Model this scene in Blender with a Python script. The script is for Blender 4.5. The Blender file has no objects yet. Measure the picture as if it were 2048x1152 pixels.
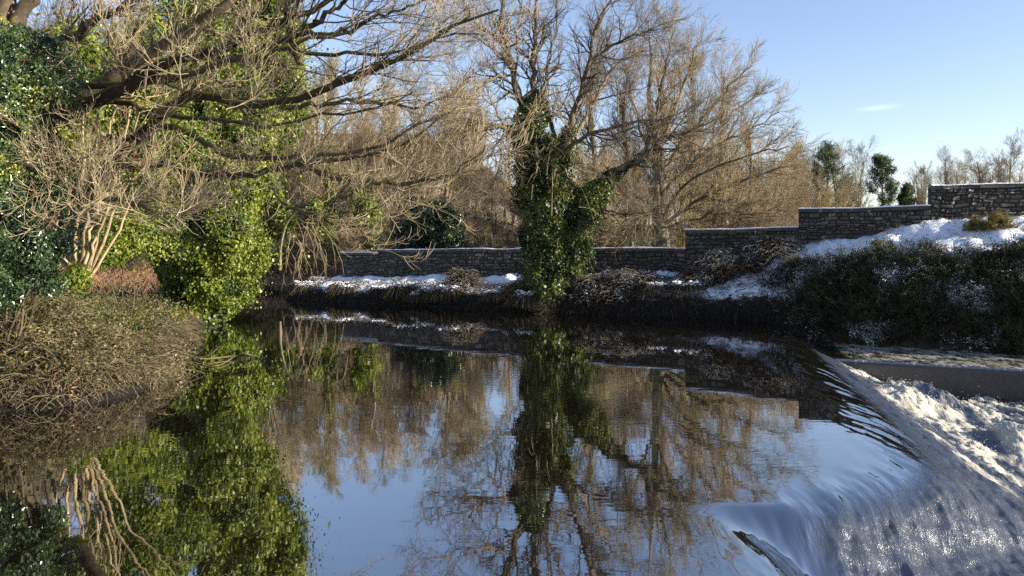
import bpy, math
import numpy as np
from mathutils import Vector

PI = math.pi
F, CX, HY, CAMZ = 1536.0, 1024.0, 510.0, 2.5
rng = np.random.default_rng(7)
scn = bpy.context.scene
col = scn.collection

# ------------------------------------------------------------------ helpers
def at(px, py, Y):
    return np.array([(px - CX) * Y / F, Y, CAMZ + (HY - py) * Y / F])

def nrm(v):
    return v / np.maximum(np.linalg.norm(v, axis=-1, keepdims=True), 1e-9)

def hash3(i, j, k, seed=0):
    n = (i * 374761393 + j * 668265263 + k * 2147483647 + seed * 974711) & 0xffffffff
    n = ((n ^ (n >> 13)) * 1274126177) & 0xffffffff
    n = ((n ^ (n >> 16)) * 2246822519) & 0xffffffff
    n = n ^ (n >> 15)
    return (n & 0xffffff) / float(0xffffff)

def vnoise(p, seed=0):
    p = np.asarray(p, float)
    i = np.floor(p).astype(np.int64); f = p - i
    f = f * f * (3 - 2 * f)
    r = 0
    for a in (0, 1):
        wa = f[..., 0] if a else 1 - f[..., 0]
        for b in (0, 1):
            wb = f[..., 1] if b else 1 - f[..., 1]
            for c in (0, 1):
                wc = f[..., 2] if c else 1 - f[..., 2]
                r = r + wa * wb * wc * hash3(i[..., 0] + a, i[..., 1] + b, i[..., 2] + c, seed)
    return r

def fbm(p, oct=4, seed=0, gain=.5):
    p = np.asarray(p, float); s = 0; a = 1.0; t = 0
    for o in range(oct):
        s = s + a * vnoise(p * (2.03 ** o) + 17.3 * o, seed + o); t += a; a *= gain
    return s / t

def n2(x, y, sc, oct=3, seed=0):
    return fbm(np.stack([x * sc, y * sc, np.zeros_like(x) + .37], -1), oct, seed)

def sstep(a, b, x):
    t = np.clip((x - a) / (b - a), 0, 1)
    return t * t * (3 - 2 * t)

class MB:
    """collects quads; builds one mesh"""
    def __init__(self): self.v = []; self.f = []; self.a = []; self.n = 0
    def add(self, v, f, a=None):
        v = np.asarray(v, float).reshape(-1, 3)
        self.v.append(v); self.f.append(np.asarray(f, np.int64).reshape(-1, 4) + self.n)
        self.a.append(np.zeros(len(v)) if a is None else np.broadcast_to(np.asarray(a, float), (len(v),)))
        self.n += len(v)
        return self
    def tubes(self, P, R, S=5, a=None):
        P = np.asarray(P, float); R = np.asarray(R, float)
        if P.ndim == 2: P = P[None]; R = R[None]
        N, K, _ = P.shape
        if N == 0: return self
        T = nrm(np.gradient(P, axis=1))
        m = nrm(T.mean(1))
        ref = np.where(np.abs(m[:, 2:3]) > .8, np.array([[1., 0.2, 0]]), np.array([[0., 0, 1.]]))
        U = nrm(np.cross(T, ref[:, None, :])); W = np.cross(T, U)
        ang = np.arange(S) * 2 * PI / S
        ring = P[:, :, None, :] + R[:, :, None, None] * (np.cos(ang)[None, None, :, None] * U[:, :, None, :] + np.sin(ang)[None, None, :, None] * W[:, :, None, :])
        n, k, s = np.meshgrid(np.arange(N), np.arange(K - 1), np.arange(S), indexing='ij')
        i = lambda k_, s_: (n * K + k_) * S + (s_ % S)
        f = np.stack([i(k, s), i(k, s + 1), i(k + 1, s + 1), i(k + 1, s)], -1)
        if a is None: a = rng.random(N)
        a = np.broadcast_to(np.asarray(a, float), (N,))
        return self.add(ring, f, np.repeat(a, K * S))
    def leaves(self, P, N_, size, asp=.7, bias=1.0, droop=.5, a=None, r=rng):
        P = np.asarray(P, float); M = len(P)
        n = nrm(np.asarray(N_) * bias + r.normal(size=(M, 3)))
        t = nrm(np.cross(n, r.normal(size=(M, 3))) + np.array([0, 0, -droop]))
        b = nrm(np.cross(n, t)); n = np.cross(t, b)
        s = (np.asarray(size) * r.uniform(.6, 1.3, M))[:, None]
        v = np.stack([P - t * s * .45, P + b * s * .5 * asp + n * s * .12, P + t * s * .55, P - b * s * .5 * asp + n * s * .12], 1)
        f = np.arange(M * 4).reshape(M, 4)
        if a is None: a = np.clip(r.random(M) * .65 + (fbm(P * 1.5, 3, 71) - .5) * 1.7 + .15, 0, 1)
        return self.add(v, f, np.repeat(np.broadcast_to(a, (M,)), 4))
    def build(self, name, mat, parent=None, smooth=True, loc=None):
        v = np.concatenate(self.v); f = np.concatenate(self.f); a = np.concatenate(self.a)
        if loc is not None: v = v - np.asarray(loc)
        return mk(name, v, f, mat, parent, smooth, {'v': a})

def mk(name, v, f, mat, parent=None, smooth=True, attrs=None):
    me = bpy.data.meshes.new(name)
    me.vertices.add(len(v)); me.vertices.foreach_set('co', v.astype(np.float32).ravel())
    me.loops.add(f.size); me.loops.foreach_set('vertex_index', f.astype(np.int32).ravel())
    me.polygons.add(len(f)); me.polygons.foreach_set('loop_start', (np.arange(len(f)) * f.shape[1]).astype(np.int32))
    me.update(calc_edges=True)
    if smooth: me.shade_smooth()
    else: me.shade_flat()
    for k, d in (attrs or {}).items():
        at_ = me.attributes.new(k, 'FLOAT', 'POINT'); at_.data.foreach_set('value', np.asarray(d, np.float32))
    me.materials.append(mat)
    o = bpy.data.objects.new(name, me); col.objects.link(o)
    if parent is not None: o.parent = parent
    return o

def tag(o, label=None, cat=None, group=None, kind=None):
    if label: o['label'] = label
    if cat: o['category'] = cat
    if group: o['group'] = group
    if kind: o['kind'] = kind
    return o

def empty(name, loc, label, cat, group=None):
    o = bpy.data.objects.new(name, None); col.objects.link(o)
    o.location = Vector([float(c) for c in loc]); o.empty_display_size = .2
    return tag(o, label, cat, group)

def dup(root, loc, rz, sc, label, group=None):
    r = root.copy(); col.objects.link(r); r.location = Vector([float(c) for c in loc]); r.rotation_euler = (0, 0, rz)
    r.scale = sc if isinstance(sc, tuple) else (sc, sc, sc)
    r['label'] = label
    if group: r['group'] = group
    elif 'group' in r: del r['group']
    for ch in root.children:
        c = ch.copy(); col.objects.link(c); c.parent = r
        for g in ch.children:
            d = g.copy(); col.objects.link(d); d.parent = c
    return r

def poly(pts, K):
    """smooth resample of control points (n,d) to K points (Catmull-Rom)"""
    p = np.asarray(pts, float); n = len(p)
    q = np.concatenate([[2 * p[0] - p[1]], p, [2 * p[-1] - p[-2]]])
    t = np.linspace(0, n - 1 - 1e-6, K); i = t.astype(int); u = (t - i)[:, None]
    a, b, c, d = q[i], q[i + 1], q[i + 2], q[i + 3]
    return .5 * (2 * b + (c - a) * u + (2 * a - 5 * b + 4 * c - d) * u * u + (3 * b - a - 3 * c + d) * u ** 3)

def grow(P, R, n, t0, t1, ang, L, K=6, wob=.15, trop=(0, 0, .1), rs=.6, tip=.35, rmin=.004, taper=.45, flat=None, r=rng):
    """n children on every parent branch; ang (lo,hi) rad, L (lo,hi) absolute length; all in one batch"""
    N, K0, _ = P.shape
    idx = np.repeat(np.arange(N), n)
    t = (np.tile(np.arange(n), N) + r.random(N * n)) / n
    t = t0 + (t1 - t0) * t
    f = t * (K0 - 1); i = np.minimum(f.astype(int), K0 - 2); u = (f - i)[:, None]
    p0 = P[idx, i] * (1 - u) + P[idx, i + 1] * u
    T = nrm(P[idx, i + 1] - P[idx, i])
    r0 = (R[idx, i] * (1 - u[:, 0]) + R[idx, i + 1] * u[:, 0])
    rv = r.normal(size=(N * n, 3))
    if flat is not None: rv[:, 2] *= flat
    perp = nrm(rv - (rv * T).sum(1, keepdims=True) * T)
    a = r.uniform(ang[0], ang[1], N * n)[:, None]
    d = np.cos(a) * T + np.sin(a) * perp
    ln = r.uniform(L[0], L[1], N * n) * (1 - taper * t)
    out = np.empty((N * n, K, 3)); out[:, 0] = p0; p = p0
    tr = np.asarray(trop)
    for k in range(1, K):
        d = nrm(d + r.normal(size=d.shape) * wob + tr)
        p = p + d * (ln / (K - 1))[:, None]
        out[:, k] = p
    rr = np.maximum(r0 * rs, rmin)[:, None] * np.linspace(1, tip, K)[None]
    return out, rr

# ------------------------------------------------------------------ materials
def newmat(name):
    m = bpy.data.materials.new(name); m.use_nodes = True
    nt = m.node_tree; nt.nodes.clear()
    out = nt.nodes.new('ShaderNodeOutputMaterial')
    return m, nt, out

def nd(nt, t, **kw):
    n = nt.nodes.new(t)
    for k, v in kw.items():
        if k in n.inputs.keys() if isinstance(k, str) else False: n.inputs[k].default_value = v
        else: setattr(n, k, v)
    return n

def ramp(nt, fac, stops):
    n = nt.nodes.new('ShaderNodeValToRGB'); e = n.color_ramp.elements
    while len(e) < len(stops): e.new(.5)
    for el, (p, c) in zip(e, stops):
        el.position = p; el.color = (*c, 1) if len(c) == 3 else c
    nt.links.new(fac, n.inputs[0]); return n.outputs[0]

def noise(nt, scale, detail=4, rough=.6, vec=None, dist=0):
    n = nt.nodes.new('ShaderNodeTexNoise'); n.inputs['Scale'].default_value = scale
    n.inputs['Detail'].default_value = detail; n.inputs['Roughness'].default_value = rough
    n.inputs['Distortion'].default_value = dist
    if vec is not None: nt.links.new(vec, n.inputs['Vector'])
    return n.outputs['Fac']

def mth(nt, op, a, b=None, clamp=False):
    n = nt.nodes.new('ShaderNodeMath'); n.operation = op; n.use_clamp = clamp
    for k, x in enumerate((a, b)):
        if x is None: continue
        if isinstance(x, (int, float)): n.inputs[k].default_value = x
        else: nt.links.new(x, n.inputs[k])
    return n.outputs[0]

def mixc(nt, fac, a, b):
    n = nt.nodes.new('ShaderNodeMix'); n.data_type = 'RGBA'
    for k, x in ((0, fac), (6, a), (7, b)):
        if isinstance(x, tuple): n.inputs[k].default_value = (*x, 1)
        elif isinstance(x, (int, float)): n.inputs[k].default_value = x
        else: nt.links.new(x, n.inputs[k])
    return n.outputs[2]

def geo_pos(nt):
    return nt.nodes.new('ShaderNodeNewGeometry')

def attr(nt, name):
    n = nt.nodes.new('ShaderNodeAttribute'); n.attribute_name = name; return n.outputs['Fac']

def sm(nt, x, a, b):
    n = nt.nodes.new('ShaderNodeMapRange'); n.interpolation_type = 'SMOOTHSTEP'
    n.inputs[1].default_value = a; n.inputs[2].default_value = b
    nt.links.new(x, n.inputs[0]); return n.outputs[0]

def bark(name, c0, c1, moss=None, mossamt=.5, snow=0, scale=9, vary=.35, rough=.85, objvar=False):
    m, nt, out = newmat(name)
    g = geo_pos(nt); L = nt.links
    b = nd(nt, 'ShaderNodeBsdfPrincipled'); b.inputs['Roughness'].default_value = rough
    b.inputs['Specular IOR Level'].default_value = .25
    nz = noise(nt, scale, 5, .65, g.outputs['Position'])
    f = mth(nt, 'ADD', mth(nt, 'MULTIPLY', nz, 1.0), mth(nt, 'MULTIPLY', mth(nt, 'SUBTRACT', attr(nt, 'v'), .5), vary))
    c = ramp(nt, f, [(.25, c0), (.7, c1)])
    sep = nd(nt, 'ShaderNodeSeparateXYZ'); L.new(g.outputs['Normal'], sep.inputs[0])
    if moss:
        mk_ = sm(nt, mth(nt, 'ADD', mth(nt, 'MULTIPLY', sep.outputs[2], .35), noise(nt, 1.7, 4, .6, g.outputs['Position'])), 1.0 - mossamt, 1.15 - mossamt)
        c = mixc(nt, mk_, c, moss)
    if snow:
        sk = sm(nt, mth(nt, 'ADD', mth(nt, 'MULTIPLY', sep.outputs[2], .6), noise(nt, 1.3, 4, .7, g.outputs['Position'])), 1.3 - snow, 1.4 - snow)
        c = mixc(nt, sk, c, (.8, .82, .86))
    if objvar:
        oi = nd(nt, 'ShaderNodeObjectInfo'); hs = nd(nt, 'ShaderNodeHueSaturation'); L.new(c, hs.inputs['Color'])
        rnd = oi.outputs['Random']
        L.new(mth(nt, 'ADD', .50 , mth(nt, 'MULTIPLY', rnd, .85)), hs.inputs['Value'])
        L.new(mth(nt, 'ADD', .485, mth(nt, 'MULTIPLY', mth(nt, 'FRACT', mth(nt, 'MULTIPLY', rnd, 7.3)), .045)), hs.inputs['Hue'])
        L.new(mth(nt, 'ADD', .75, mth(nt, 'MULTIPLY', mth(nt, 'FRACT', mth(nt, 'MULTIPLY', rnd, 13.7)), .5)), hs.inputs['Saturation'])
        c = hs.outputs[0]
    L.new(c, b.inputs['Base Color'])
    bp = nd(nt, 'ShaderNodeBump'); bp.inputs['Strength'].default_value = .6; bp.inputs['Distance'].default_value = .02
    L.new(nz, bp.inputs['Height']); L.new(bp.outputs[0], b.inputs['Normal'])
    L.new(b.outputs[0], out.inputs[0]); return m

def leafmat(name, stops, rough=.35, spec=.5, trans=.25, snow=0):
    m, nt, out = newmat(name); L = nt.links
    g = geo_pos(nt)
    c = ramp(nt, attr(nt, 'v'), stops)
    if snow:
        sep = nd(nt, 'ShaderNodeSeparateXYZ'); L.new(g.outputs['Normal'], sep.inputs[0])
        sk = sm(nt, mth(nt, 'ADD', mth(nt, 'MULTIPLY', mth(nt, 'ABSOLUTE', sep.outputs[2]), .35), mth(nt, 'MULTIPLY', noise(nt, .85, 3, .6, g.outputs['Position']), 1.15)), 1.15 - snow, 1.25 - snow)
        c = mixc(nt, sk, c, (.8, .82, .86))
    b = nd(nt, 'ShaderNodeBsdfPrincipled'); b.inputs['Roughness'].default_value = rough
    b.inputs['Specular IOR Level'].default_value = spec
    L.new(c, b.inputs['Base Color'])
    t = nd(nt, 'ShaderNodeBsdfTranslucent'); L.new(c, t.inputs[0])
    mx = nd(nt, 'ShaderNodeMixShader'); mx.inputs[0].default_value = trans
    L.new(b.outputs[0], mx.inputs[1]); L.new(t.outputs[0], mx.inputs[2])
    L.new(mx.outputs[0], out.inputs[0]); return m

M_limb = bark('limb_bark', (.035, .027, .018), (.10, .078, .05), moss=(.16, .15, .03), mossamt=.42)
M_twig_near = bark('near_twig_bark', (.11, .085, .05), (.40, .32, .20), moss=(.22, .21, .07), mossamt=.25, scale=3, vary=.7)
M_stem = bark('stem_bark', (.11, .085, .05), (.36, .28, .165), moss=(.14, .15, .04), mossamt=.3, scale=5)
M_mid = bark('ash_bark', (.045, .035, .024), (.19, .145, .09), scale=6)
M_midtwig = bark('ash_twig_bark', (.045, .036, .026), (.19, .15, .10), scale=2, vary=.6)
M_bgtrunk = bark('wood_bark', (.08, .06, .035), (.25, .19, .11), moss=(.17, .17, .05), mossamt=.3, scale=3, objvar=True)
M_bgtwig = bark('wood_twig_bark', (.095, .075, .045), (.31, .23, .14), scale=.4, vary=.6, objvar=True)
M_redtwig = bark('russet_twig_bark', (.085, .055, .033), (.26, .175, .105), scale=.5, vary=.6, objvar=True)
M_bramble = bark('bramble_stem', (.025, .018, .012), (.20, .15, .09), scale=2, vary=.9)
M_overhang = bark('overhang_stem', (.012, .009, .006), (.09, .068, .04), scale=2, vary=.9)  # stem colour darkened to stand in for shade along the bank edge
M_bramble_snow = bark('snowy_bramble_stem', (.022, .016, .011), (.12, .088, .055), snow=.28, scale=2, vary=.9)
M_ivy = leafmat('ivy_leaf', [(0, (.014, .024, .009)), (.45, (.05, .075, .016)), (.8, (.13, .16, .03)), (1, (.23, .24, .07))], .42, .4, .2)
M_ivy2 = leafmat('bright_ivy_leaf', [(0, (.025, .045, .008)), (.4, (.085, .125, .012)), (.8, (.18, .21, .022)), (1, (.27, .28, .06))], .42, .4, .3)
M_holly = leafmat('holly_leaf', [(0, (.015, .035, .014)), (.5, (.05, .09, .03)), (.88, (.11, .16, .045)), (1, (.34, .34, .06))], .28, .8, .15)
M_pine = leafmat('pine_needle', [(0, (.02, .035, .015)), (.6, (.05, .075, .028)), (1, (.10, .13, .045))], .5, .3, .15)
M_laurel = leafmat('laurel_leaf', [(0, (.012, .03, .014)), (.7, (.03, .055, .02)), (1, (.10, .13, .04))], .3, .5, .15)
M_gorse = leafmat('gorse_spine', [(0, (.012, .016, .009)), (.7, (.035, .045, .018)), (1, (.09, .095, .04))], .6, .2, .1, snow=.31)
M_gorse_sunlit = leafmat('sunlit_gorse_spine', [(0, (.05, .05, .015)), (.6, (.18, .16, .045)), (1, (.32, .25, .07))], .6, .2, .2)  # gorse colour turned gold to paint in low sun on a few bushes
M_dry = leafmat('dry_leaf', [(0, (.07, .035, .018)), (.5, (.18, .10, .05)), (1, (.32, .21, .12))], .7, .2, .3)
M_bankleaf = leafmat('bank_leaf', [(0, (.03, .025, .012)), (.4, (.06, .065, .02)), (.75, (.13, .115, .045)), (1, (.30, .24, .13))], .5, .3, .2)
M_grass = leafmat('dead_grass', [(0, (.045, .035, .018)), (.6, (.14, .105, .05)), (1, (.30, .24, .13))], .7, .2, .2)

def snow_mat():
    m, nt, out = newmat('snow'); L = nt.links; g = geo_pos(nt)
    b = nd(nt, 'ShaderNodeBsdfPrincipled'); b.inputs['Base Color'].default_value = (.82, .84, .88, 1); b.inputs['Roughness'].default_value = .7
    bp = nd(nt, 'ShaderNodeBump'); bp.inputs['Strength'].default_value = .5; bp.inputs['Distance'].default_value = .05
    L.new(noise(nt, 9, 4, .6, g.outputs['Position']), bp.inputs['Height']); L.new(bp.outputs[0], b.inputs['Normal'])
    L.new(b.outputs[0], out.inputs[0]); return m
M_snow = snow_mat()

def stone_mat():
    m, nt, out = newmat('rubble_stone'); L = nt.links; g = geo_pos(nt); P = g.outputs['Position']
    b = nd(nt, 'ShaderNodeBsdfPrincipled'); b.inputs['Roughness'].default_value = .9
    c = ramp(nt, attr(nt, 'v'), [(0, (.05, .043, .036)), (.4, (.10, .085, .07)), (.75, (.155, .135, .11)), (1, (.24, .215, .18))])
    c = mixc(nt, mth(nt, 'MULTIPLY', noise(nt, 14, 5, .7, P), .55), c, (.045, .04, .034))
    c = mixc(nt, sm(nt, noise(nt, 5.5, 3, .6, P), .63, .68), c, (.42, .42, .39))
    c = mixc(nt, sm(nt, noise(nt, .8, 4, .6, P), .55, .75), c, (.07, .062, .045))
    L.new(c, b.inputs['Base Color'])
    bp = nd(nt, 'ShaderNodeBump'); bp.inputs['Strength'].default_value = .8; bp.inputs['Distance'].default_value = .02
    L.new(noise(nt, 20, 5, .7, P), bp.inputs['Height']); L.new(bp.outputs[0], b.inputs['Normal'])
    L.new(b.outputs[0], out.inputs[0]); return m
M_stone = stone_mat()

def simple(name, c, rough=.9):
    m, nt, out = newmat(name); g = geo_pos(nt)
    b = nd(nt, 'ShaderNodeBsdfPrincipled'); b.inputs['Roughness'].default_value = rough
    cc = mixc(nt, noise(nt, 6, 5, .7, g.outputs['Position']), tuple(x * .5 for x in c), tuple(min(1, x * 1.5) for x in c))
    nt.links.new(cc, b.inputs['Base Color']); nt.links.new(b.outputs[0], out.inputs[0]); return m
M_mortar = simple('dark_mortar', (.03, .027, .023))
M_concrete = simple('wet_concrete', (.05, .045, .045), .35)

def ground_mat():
    m, nt, out = newmat('bank_earth'); L = nt.links; g = geo_pos(nt); P = g.outputs['Position']
    b = nd(nt, 'ShaderNodeBsdfPrincipled'); b.inputs['Roughness'].default_value = .95; b.inputs['Specular IOR Level'].default_value = .2
    c = ramp(nt, noise(nt, 2.2, 6, .7, P), [(.3, (.03, .022, .013)), (.5, (.085, .06, .034)), (.7, (.15, .11, .06))])
    c = mixc(nt, sm(nt, noise(nt, .5, 4, .6, P), .5, .7), c, (.06, .065, .025))
    sk = sm(nt, mth(nt, 'ADD', attr(nt, 'snow'), mth(nt, 'MULTIPLY', mth(nt, 'SUBTRACT', noise(nt, 3.2, 6, .8, P), .5), 2.5)), .45, .55)
    c = mixc(nt, sk, c, (.82, .84, .88))
    c = mixc(nt, attr(nt, 'wet'), c, (.012, .010, .008))
    L.new(c, b.inputs['Base Color'])
    bp = nd(nt, 'ShaderNodeBump'); bp.inputs['Strength'].default_value = .8; bp.inputs['Distance'].default_value = .12
    L.new(noise(nt, 5, 6, .7, P), bp.inputs['Height']); L.new(bp.outputs[0], b.inputs['Normal'])
    L.new(b.outputs[0], out.inputs[0]); return m
M_ground = ground_mat()

def water_mat():
    m, nt, out = newmat('river_water'); L = nt.links; g = geo_pos(nt); P = g.outputs['Position']
    rip = attr(nt, 'ripple'); foam = attr(nt, 'foam')
    mp = nd(nt, 'ShaderNodeMapping'); L.new(P, mp.inputs['Vector']); mp.inputs['Scale'].default_value = (.55, 1.25, 1)
    a = noise(nt, .9, 2, .5, mp.outputs[0])
    f = noise(nt, 5.0, 2, .5, mp.outputs[0])
    patch = sm(nt, noise(nt, .11, 2, .5, P), .42, .62)
    h = mth(nt, 'ADD', mth(nt, 'MULTIPLY', a, .0020), mth(nt, 'MULTIPLY', f, mth(nt, 'ADD', mth(nt, 'MULTIPLY', patch, .0011), .00012)))
    # streaks drawn out down the weir face
    fl = nd(nt, 'ShaderNodeMapping'); L.new(P, fl.inputs['Vector'])
    fl.inputs['Rotation'].default_value = (0, 0, math.radians(6)); fl.inputs['Scale'].default_value = (5.5, 1.3, 1)
    st = noise(nt, 1.7, 3, .6, fl.outputs[0])
    fine = noise(nt, 9, 3, .6, fl.outputs[0])
    chop = noise(nt, 2.6, 5, .74, fl.outputs[0])
    h2 = mth(nt, 'ADD', mth(nt, 'MULTIPLY', mth(nt, 'ADD', mth(nt, 'MULTIPLY', st, .034), mth(nt, 'MULTIPLY', fine, .004)), rip), mth(nt, 'MULTIPLY', mth(nt, 'MULTIPLY', chop, .05), mth(nt, 'MULTIPLY', attr(nt, 'rough'), rip)))
    bp = nd(nt, 'ShaderNodeBump'); bp.inputs['Strength'].default_value = 1; bp.inputs['Distance'].default_value = 1
    L.new(mth(nt, 'ADD', h, h2), bp.inputs['Height'])
    dif = nd(nt, 'ShaderNodeBsdfDiffuse'); L.new(mixc(nt, attr(nt, 'rough'), (.009, .006, .0035), (.020, .020, .021)), dif.inputs[0])
    gl = nd(nt, 'ShaderNodeBsdfGlossy'); gl.inputs['Roughness'].default_value = .02; gl.inputs[0].default_value = (.95, .97, 1, 1)
    L.new(bp.outputs[0], gl.inputs['Normal']); L.new(mth(nt, 'ADD', .015, mth(nt, 'MULTIPLY', attr(nt, 'rough'), .25)), gl.inputs['Roughness'])
    fr = nd(nt, 'ShaderNodeFresnel'); fr.inputs[0].default_value = 1.33; L.new(bp.outputs[0], fr.inputs['Normal'])
    fac = mth(nt, 'ADD', mth(nt, 'MULTIPLY', fr.outputs[0], mth(nt, 'SUBTRACT', .60, mth(nt, 'MULTIPLY', attr(nt, 'rough'), .16))), mth(nt, 'SUBTRACT', .40, mth(nt, 'MULTIPLY', attr(nt, 'rough'), .22)), True)
    mx = nd(nt, 'ShaderNodeMixShader'); L.new(fac, mx.inputs[0]); L.new(dif.outputs[0], mx.inputs[1]); L.new(gl.outputs[0], mx.inputs[2])
    # foam: aerated water
    bf = nd(nt, 'ShaderNodeBump'); bf.inputs['Strength'].default_value = 1; bf.inputs['Distance'].default_value = .03
    fn = noise(nt, 20, 6, .75, P)
    L.new(fn, bf.inputs['Height'])
    fo = nd(nt, 'ShaderNodeBsdfPrincipled'); fo.inputs['Roughness'].default_value = .6; fo.inputs['Subsurface Weight'].default_value = .25; fo.inputs['Subsurface Radius'].default_value = (.06, .06, .06)
    L.new(ramp(nt, noise(nt, 2.5, 4, .65, fl.outputs[0]), [(.3, (.28, .26, .21)), (.66, (.62, .585, .48))]), fo.inputs['Base Color'])
    L.new(bf.outputs[0], fo.inputs['Normal'])
    speck = noise(nt, 3.6, 5, .72, fl.outputs[0])
    big = noise(nt, 1.1, 4, .7, fl.outputs[0])
    ff = mth(nt, 'ADD', foam, mth(nt, 'MULTIPLY', mth(nt, 'SUBTRACT', mth(nt, 'ADD', mth(nt, 'MULTIPLY', speck, .55), mth(nt, 'MULTIPLY', big, .45)), .5), 1.7))
    fm = mth(nt, 'MULTIPLY', sm(nt, ff, .36, .84), sm(nt, foam, .02, .12))
    m2 = nd(nt, 'ShaderNodeMixShader'); L.new(fm, m2.inputs[0]); L.new(mx.outputs[0], m2.inputs[1]); L.new(fo.outputs[0], m2.inputs[2])
    L.new(m2.outputs[0], out.inputs[0]); return m
M_water = water_mat()

# ------------------------------------------------------------------ plan: wall line, river outline, ground
WPX = [680, 757, 1370, 1597, 1862, 2048]
_w0, _w1 = np.array([-10.75, 48.]), np.array([12.2, 32.5])
def wall_pt(px):
    if px <= 1600:
        k = (px - CX) / F; d = _w1 - _w0
        t = (k * _w0[1] - _w0[0]) / (d[0] - k * d[1]); return _w0 + d * t
    return {1862: np.array([16.45, 30.15]), 2048: np.array([19.5, 29.3])}[px]
WALL = [wall_pt(p) for p in WPX[:3]] + [wall_pt(1597), wall_pt(1862), wall_pt(2048), np.array([34., 25.6])]
WALL = np.array(WALL)
WBASE = [1.15, 1.2, 1.75, 2.95, 3.8, 4.0, 5.0]     # ground at the wall foot
WTOP = [2.6, 2.8, 3.65, 4.4, 5.19]                 # level top of each stepped section

RIVER = np.array([(-12.6, 43.0), (-11.8, 42.0), (-8.7, 40.2), (-5.6, 38.2), (-3, 36.2), (-.54, 34.2), (1.8, 32.7), (3.7, 31.8), (7.4, 30.2), (9.6, 29.2),
                  (10.2, 26.6), (12.2, 24.2), (14.9, 22.2), (20, 18.6), (28, 14), (45, 8), (70, 1), (70, -8), (20, 1.6), (-4, 1.8), (-9, 3.5),
                  (-10.5, 9), (-9.2, 11.4), (-8.3, 12.3), (-7.2, 12.6), (-6.9, 13.4), (-6.85, 14.4), (-7.45, 15.6), (-7.7, 16.9), (-8.5, 18.3), (-9.3, 21.3), (-10.5, 25), (-11.2, 28.3),
                  (-11.8, 30.6), (-13.5, 30.8), (-16.5, 29.5), (-22, 29.5), (-32, 32), (-70, 36), (-70, 46), (-32, 48.6), (-22, 50.2), (-16, 51.2), (-13.2, 51.0), (-12.4, 47)])

def seg_dist(x, y, pts, closed=False):
    best = np.full(x.shape, 1e9); side = np.zeros(x.shape); tt = np.zeros(x.shape)
    n = len(pts); cum = 0
    for i in range(n if closed else n - 1):
        a = pts[i]; b = pts[(i + 1) % n]; d = b - a; L2 = d @ d
        t = np.clip(((x - a[0]) * d[0] + (y - a[1]) * d[1]) / L2, 0, 1)
        dx = x - a[0] - t * d[0]; dy = y - a[1] - t * d[1]
        q = np.hypot(dx, dy); m = q < best
        best = np.where(m, q, best); side = np.where(m, d[0] * (y - a[1]) - d[1] * (x - a[0]), side)
        tt = np.where(m, i + t, tt)
    return best, side, tt

def inside(x, y, pts):
    c = np.zeros(x.shape, bool); n = len(pts)
    for i in range(n):
        a = pts[i]; b = pts[(i + 1) % n]
        m = ((a[1] > y) != (b[1] > y)) & (x < (b[0] - a[0]) * (y - a[1]) / (b[1] - a[1] + 1e-12) + a[0])
        c ^= m
    return c

def ground_fn(x, y):
    dr, _, _ = seg_dist(x, y, RIVER, True); ins = inside(x, y, RIVER)
    dr = np.where(ins, -dr, dr)
    dw, sd, tw = seg_dist(x, y, WALL)
    front = sd < 0                                   # river side of the wall
    zb = np.interp(tw, np.arange(len(WBASE)), WBASE)
    nz = n2(x, y, .9, 4, 3) - .5; nf = n2(x, y, 3.1, 3, 9) - .5
    # far bank in front of the wall
    u = np.clip(dr / (dr + dw + 1e-6), 0, 1)
    right = sstep(9.5, 13, x)
    edge = (.15 + .6 * n2(x, y, .7, 3, 55)) * sstep(0, .35, dr) + .22 * sstep(.3, 1.2, dr)
    zA = edge + (zb - .67) * np.where(right > .5, u ** .8, u) + nz * .6 * sstep(0, 1, dr) * sstep(0, 1.2, dw) + nf * .28 * sstep(0, .6, dr)
    # behind the wall and further off
    ax = x / np.maximum(y, 1); hill = np.clip(y - 54, 0, 75) * (.095 + .21 * sstep(.10, -.12, ax)) * sstep(.62, .40, ax)
    zB = zb - .35 + hill + nz * .6
    # near left bank
    zt = np.interp(y, [4, 8, 13, 16, 19, 23, 27, 31], [2.4, 2.4, 2.2, 1.9, 1.05, .5, .35, .3]) + .8 * sstep(-12, -18, x) * sstep(26, 18, y)
    zL = .05 + .25 * sstep(0, .3, dr) + (zt - .3) * sstep(.1, 3.6, dr) + nz * 1.0 * sstep(0, 1.8, dr) * np.clip(zt, .3, 1) + nf * .12
    # bank beyond the inlet
    zF = .35 * sstep(0, .4, dr) + 1.0 * sstep(.3, 4, dr) + hill + nz * .6 * sstep(0, 2, dr)
    zN = .85 * sstep(0, 1.2, dr) + nz * .1            # where the photographer stands
    isL = (x < -5) & (y < 37) & (y > 3)
    isF = (x < -12.3) & (y > 37)
    near = (y <= 3) | ((y < 10) & (x > -5))
    z = np.where(front, zA, zB)
    z = np.where(isF, zF, z); z = np.where(isL, zL, z); z = np.where(near & ~isL, zN, z)
    bl = sstep(-12.3, -9.5, x)                        # soften the seam at the wall's free end
    z = np.where((~front) & (y > 37) & (x > -12.3), zF * (1 - bl) + zB * bl, z)
    z = np.where(dr < 0, -1.9 * sstep(0, 1.4, -dr) - .05, z)
    # snow cover
    s = np.zeros(x.shape)
    sA = (.80 + .16 * sstep(2, 1, x)) * sstep(.35, .9, dr) * (1 - .25 * sstep(.8, .2, dw))
    sA = sA * (1 - .62 * sstep(1.5, 3.2, x) * sstep(6.6, 5.6, x))
    sA = np.where(right > .5, .82 * sstep(.34, .48, u + .25 * nz), sA)
    s = np.where(front & ~isL & ~isF & ~near, sA, s)
    s = np.where((~front) & (x > -9), .25, s)
    return z, s, dr, dw

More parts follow.
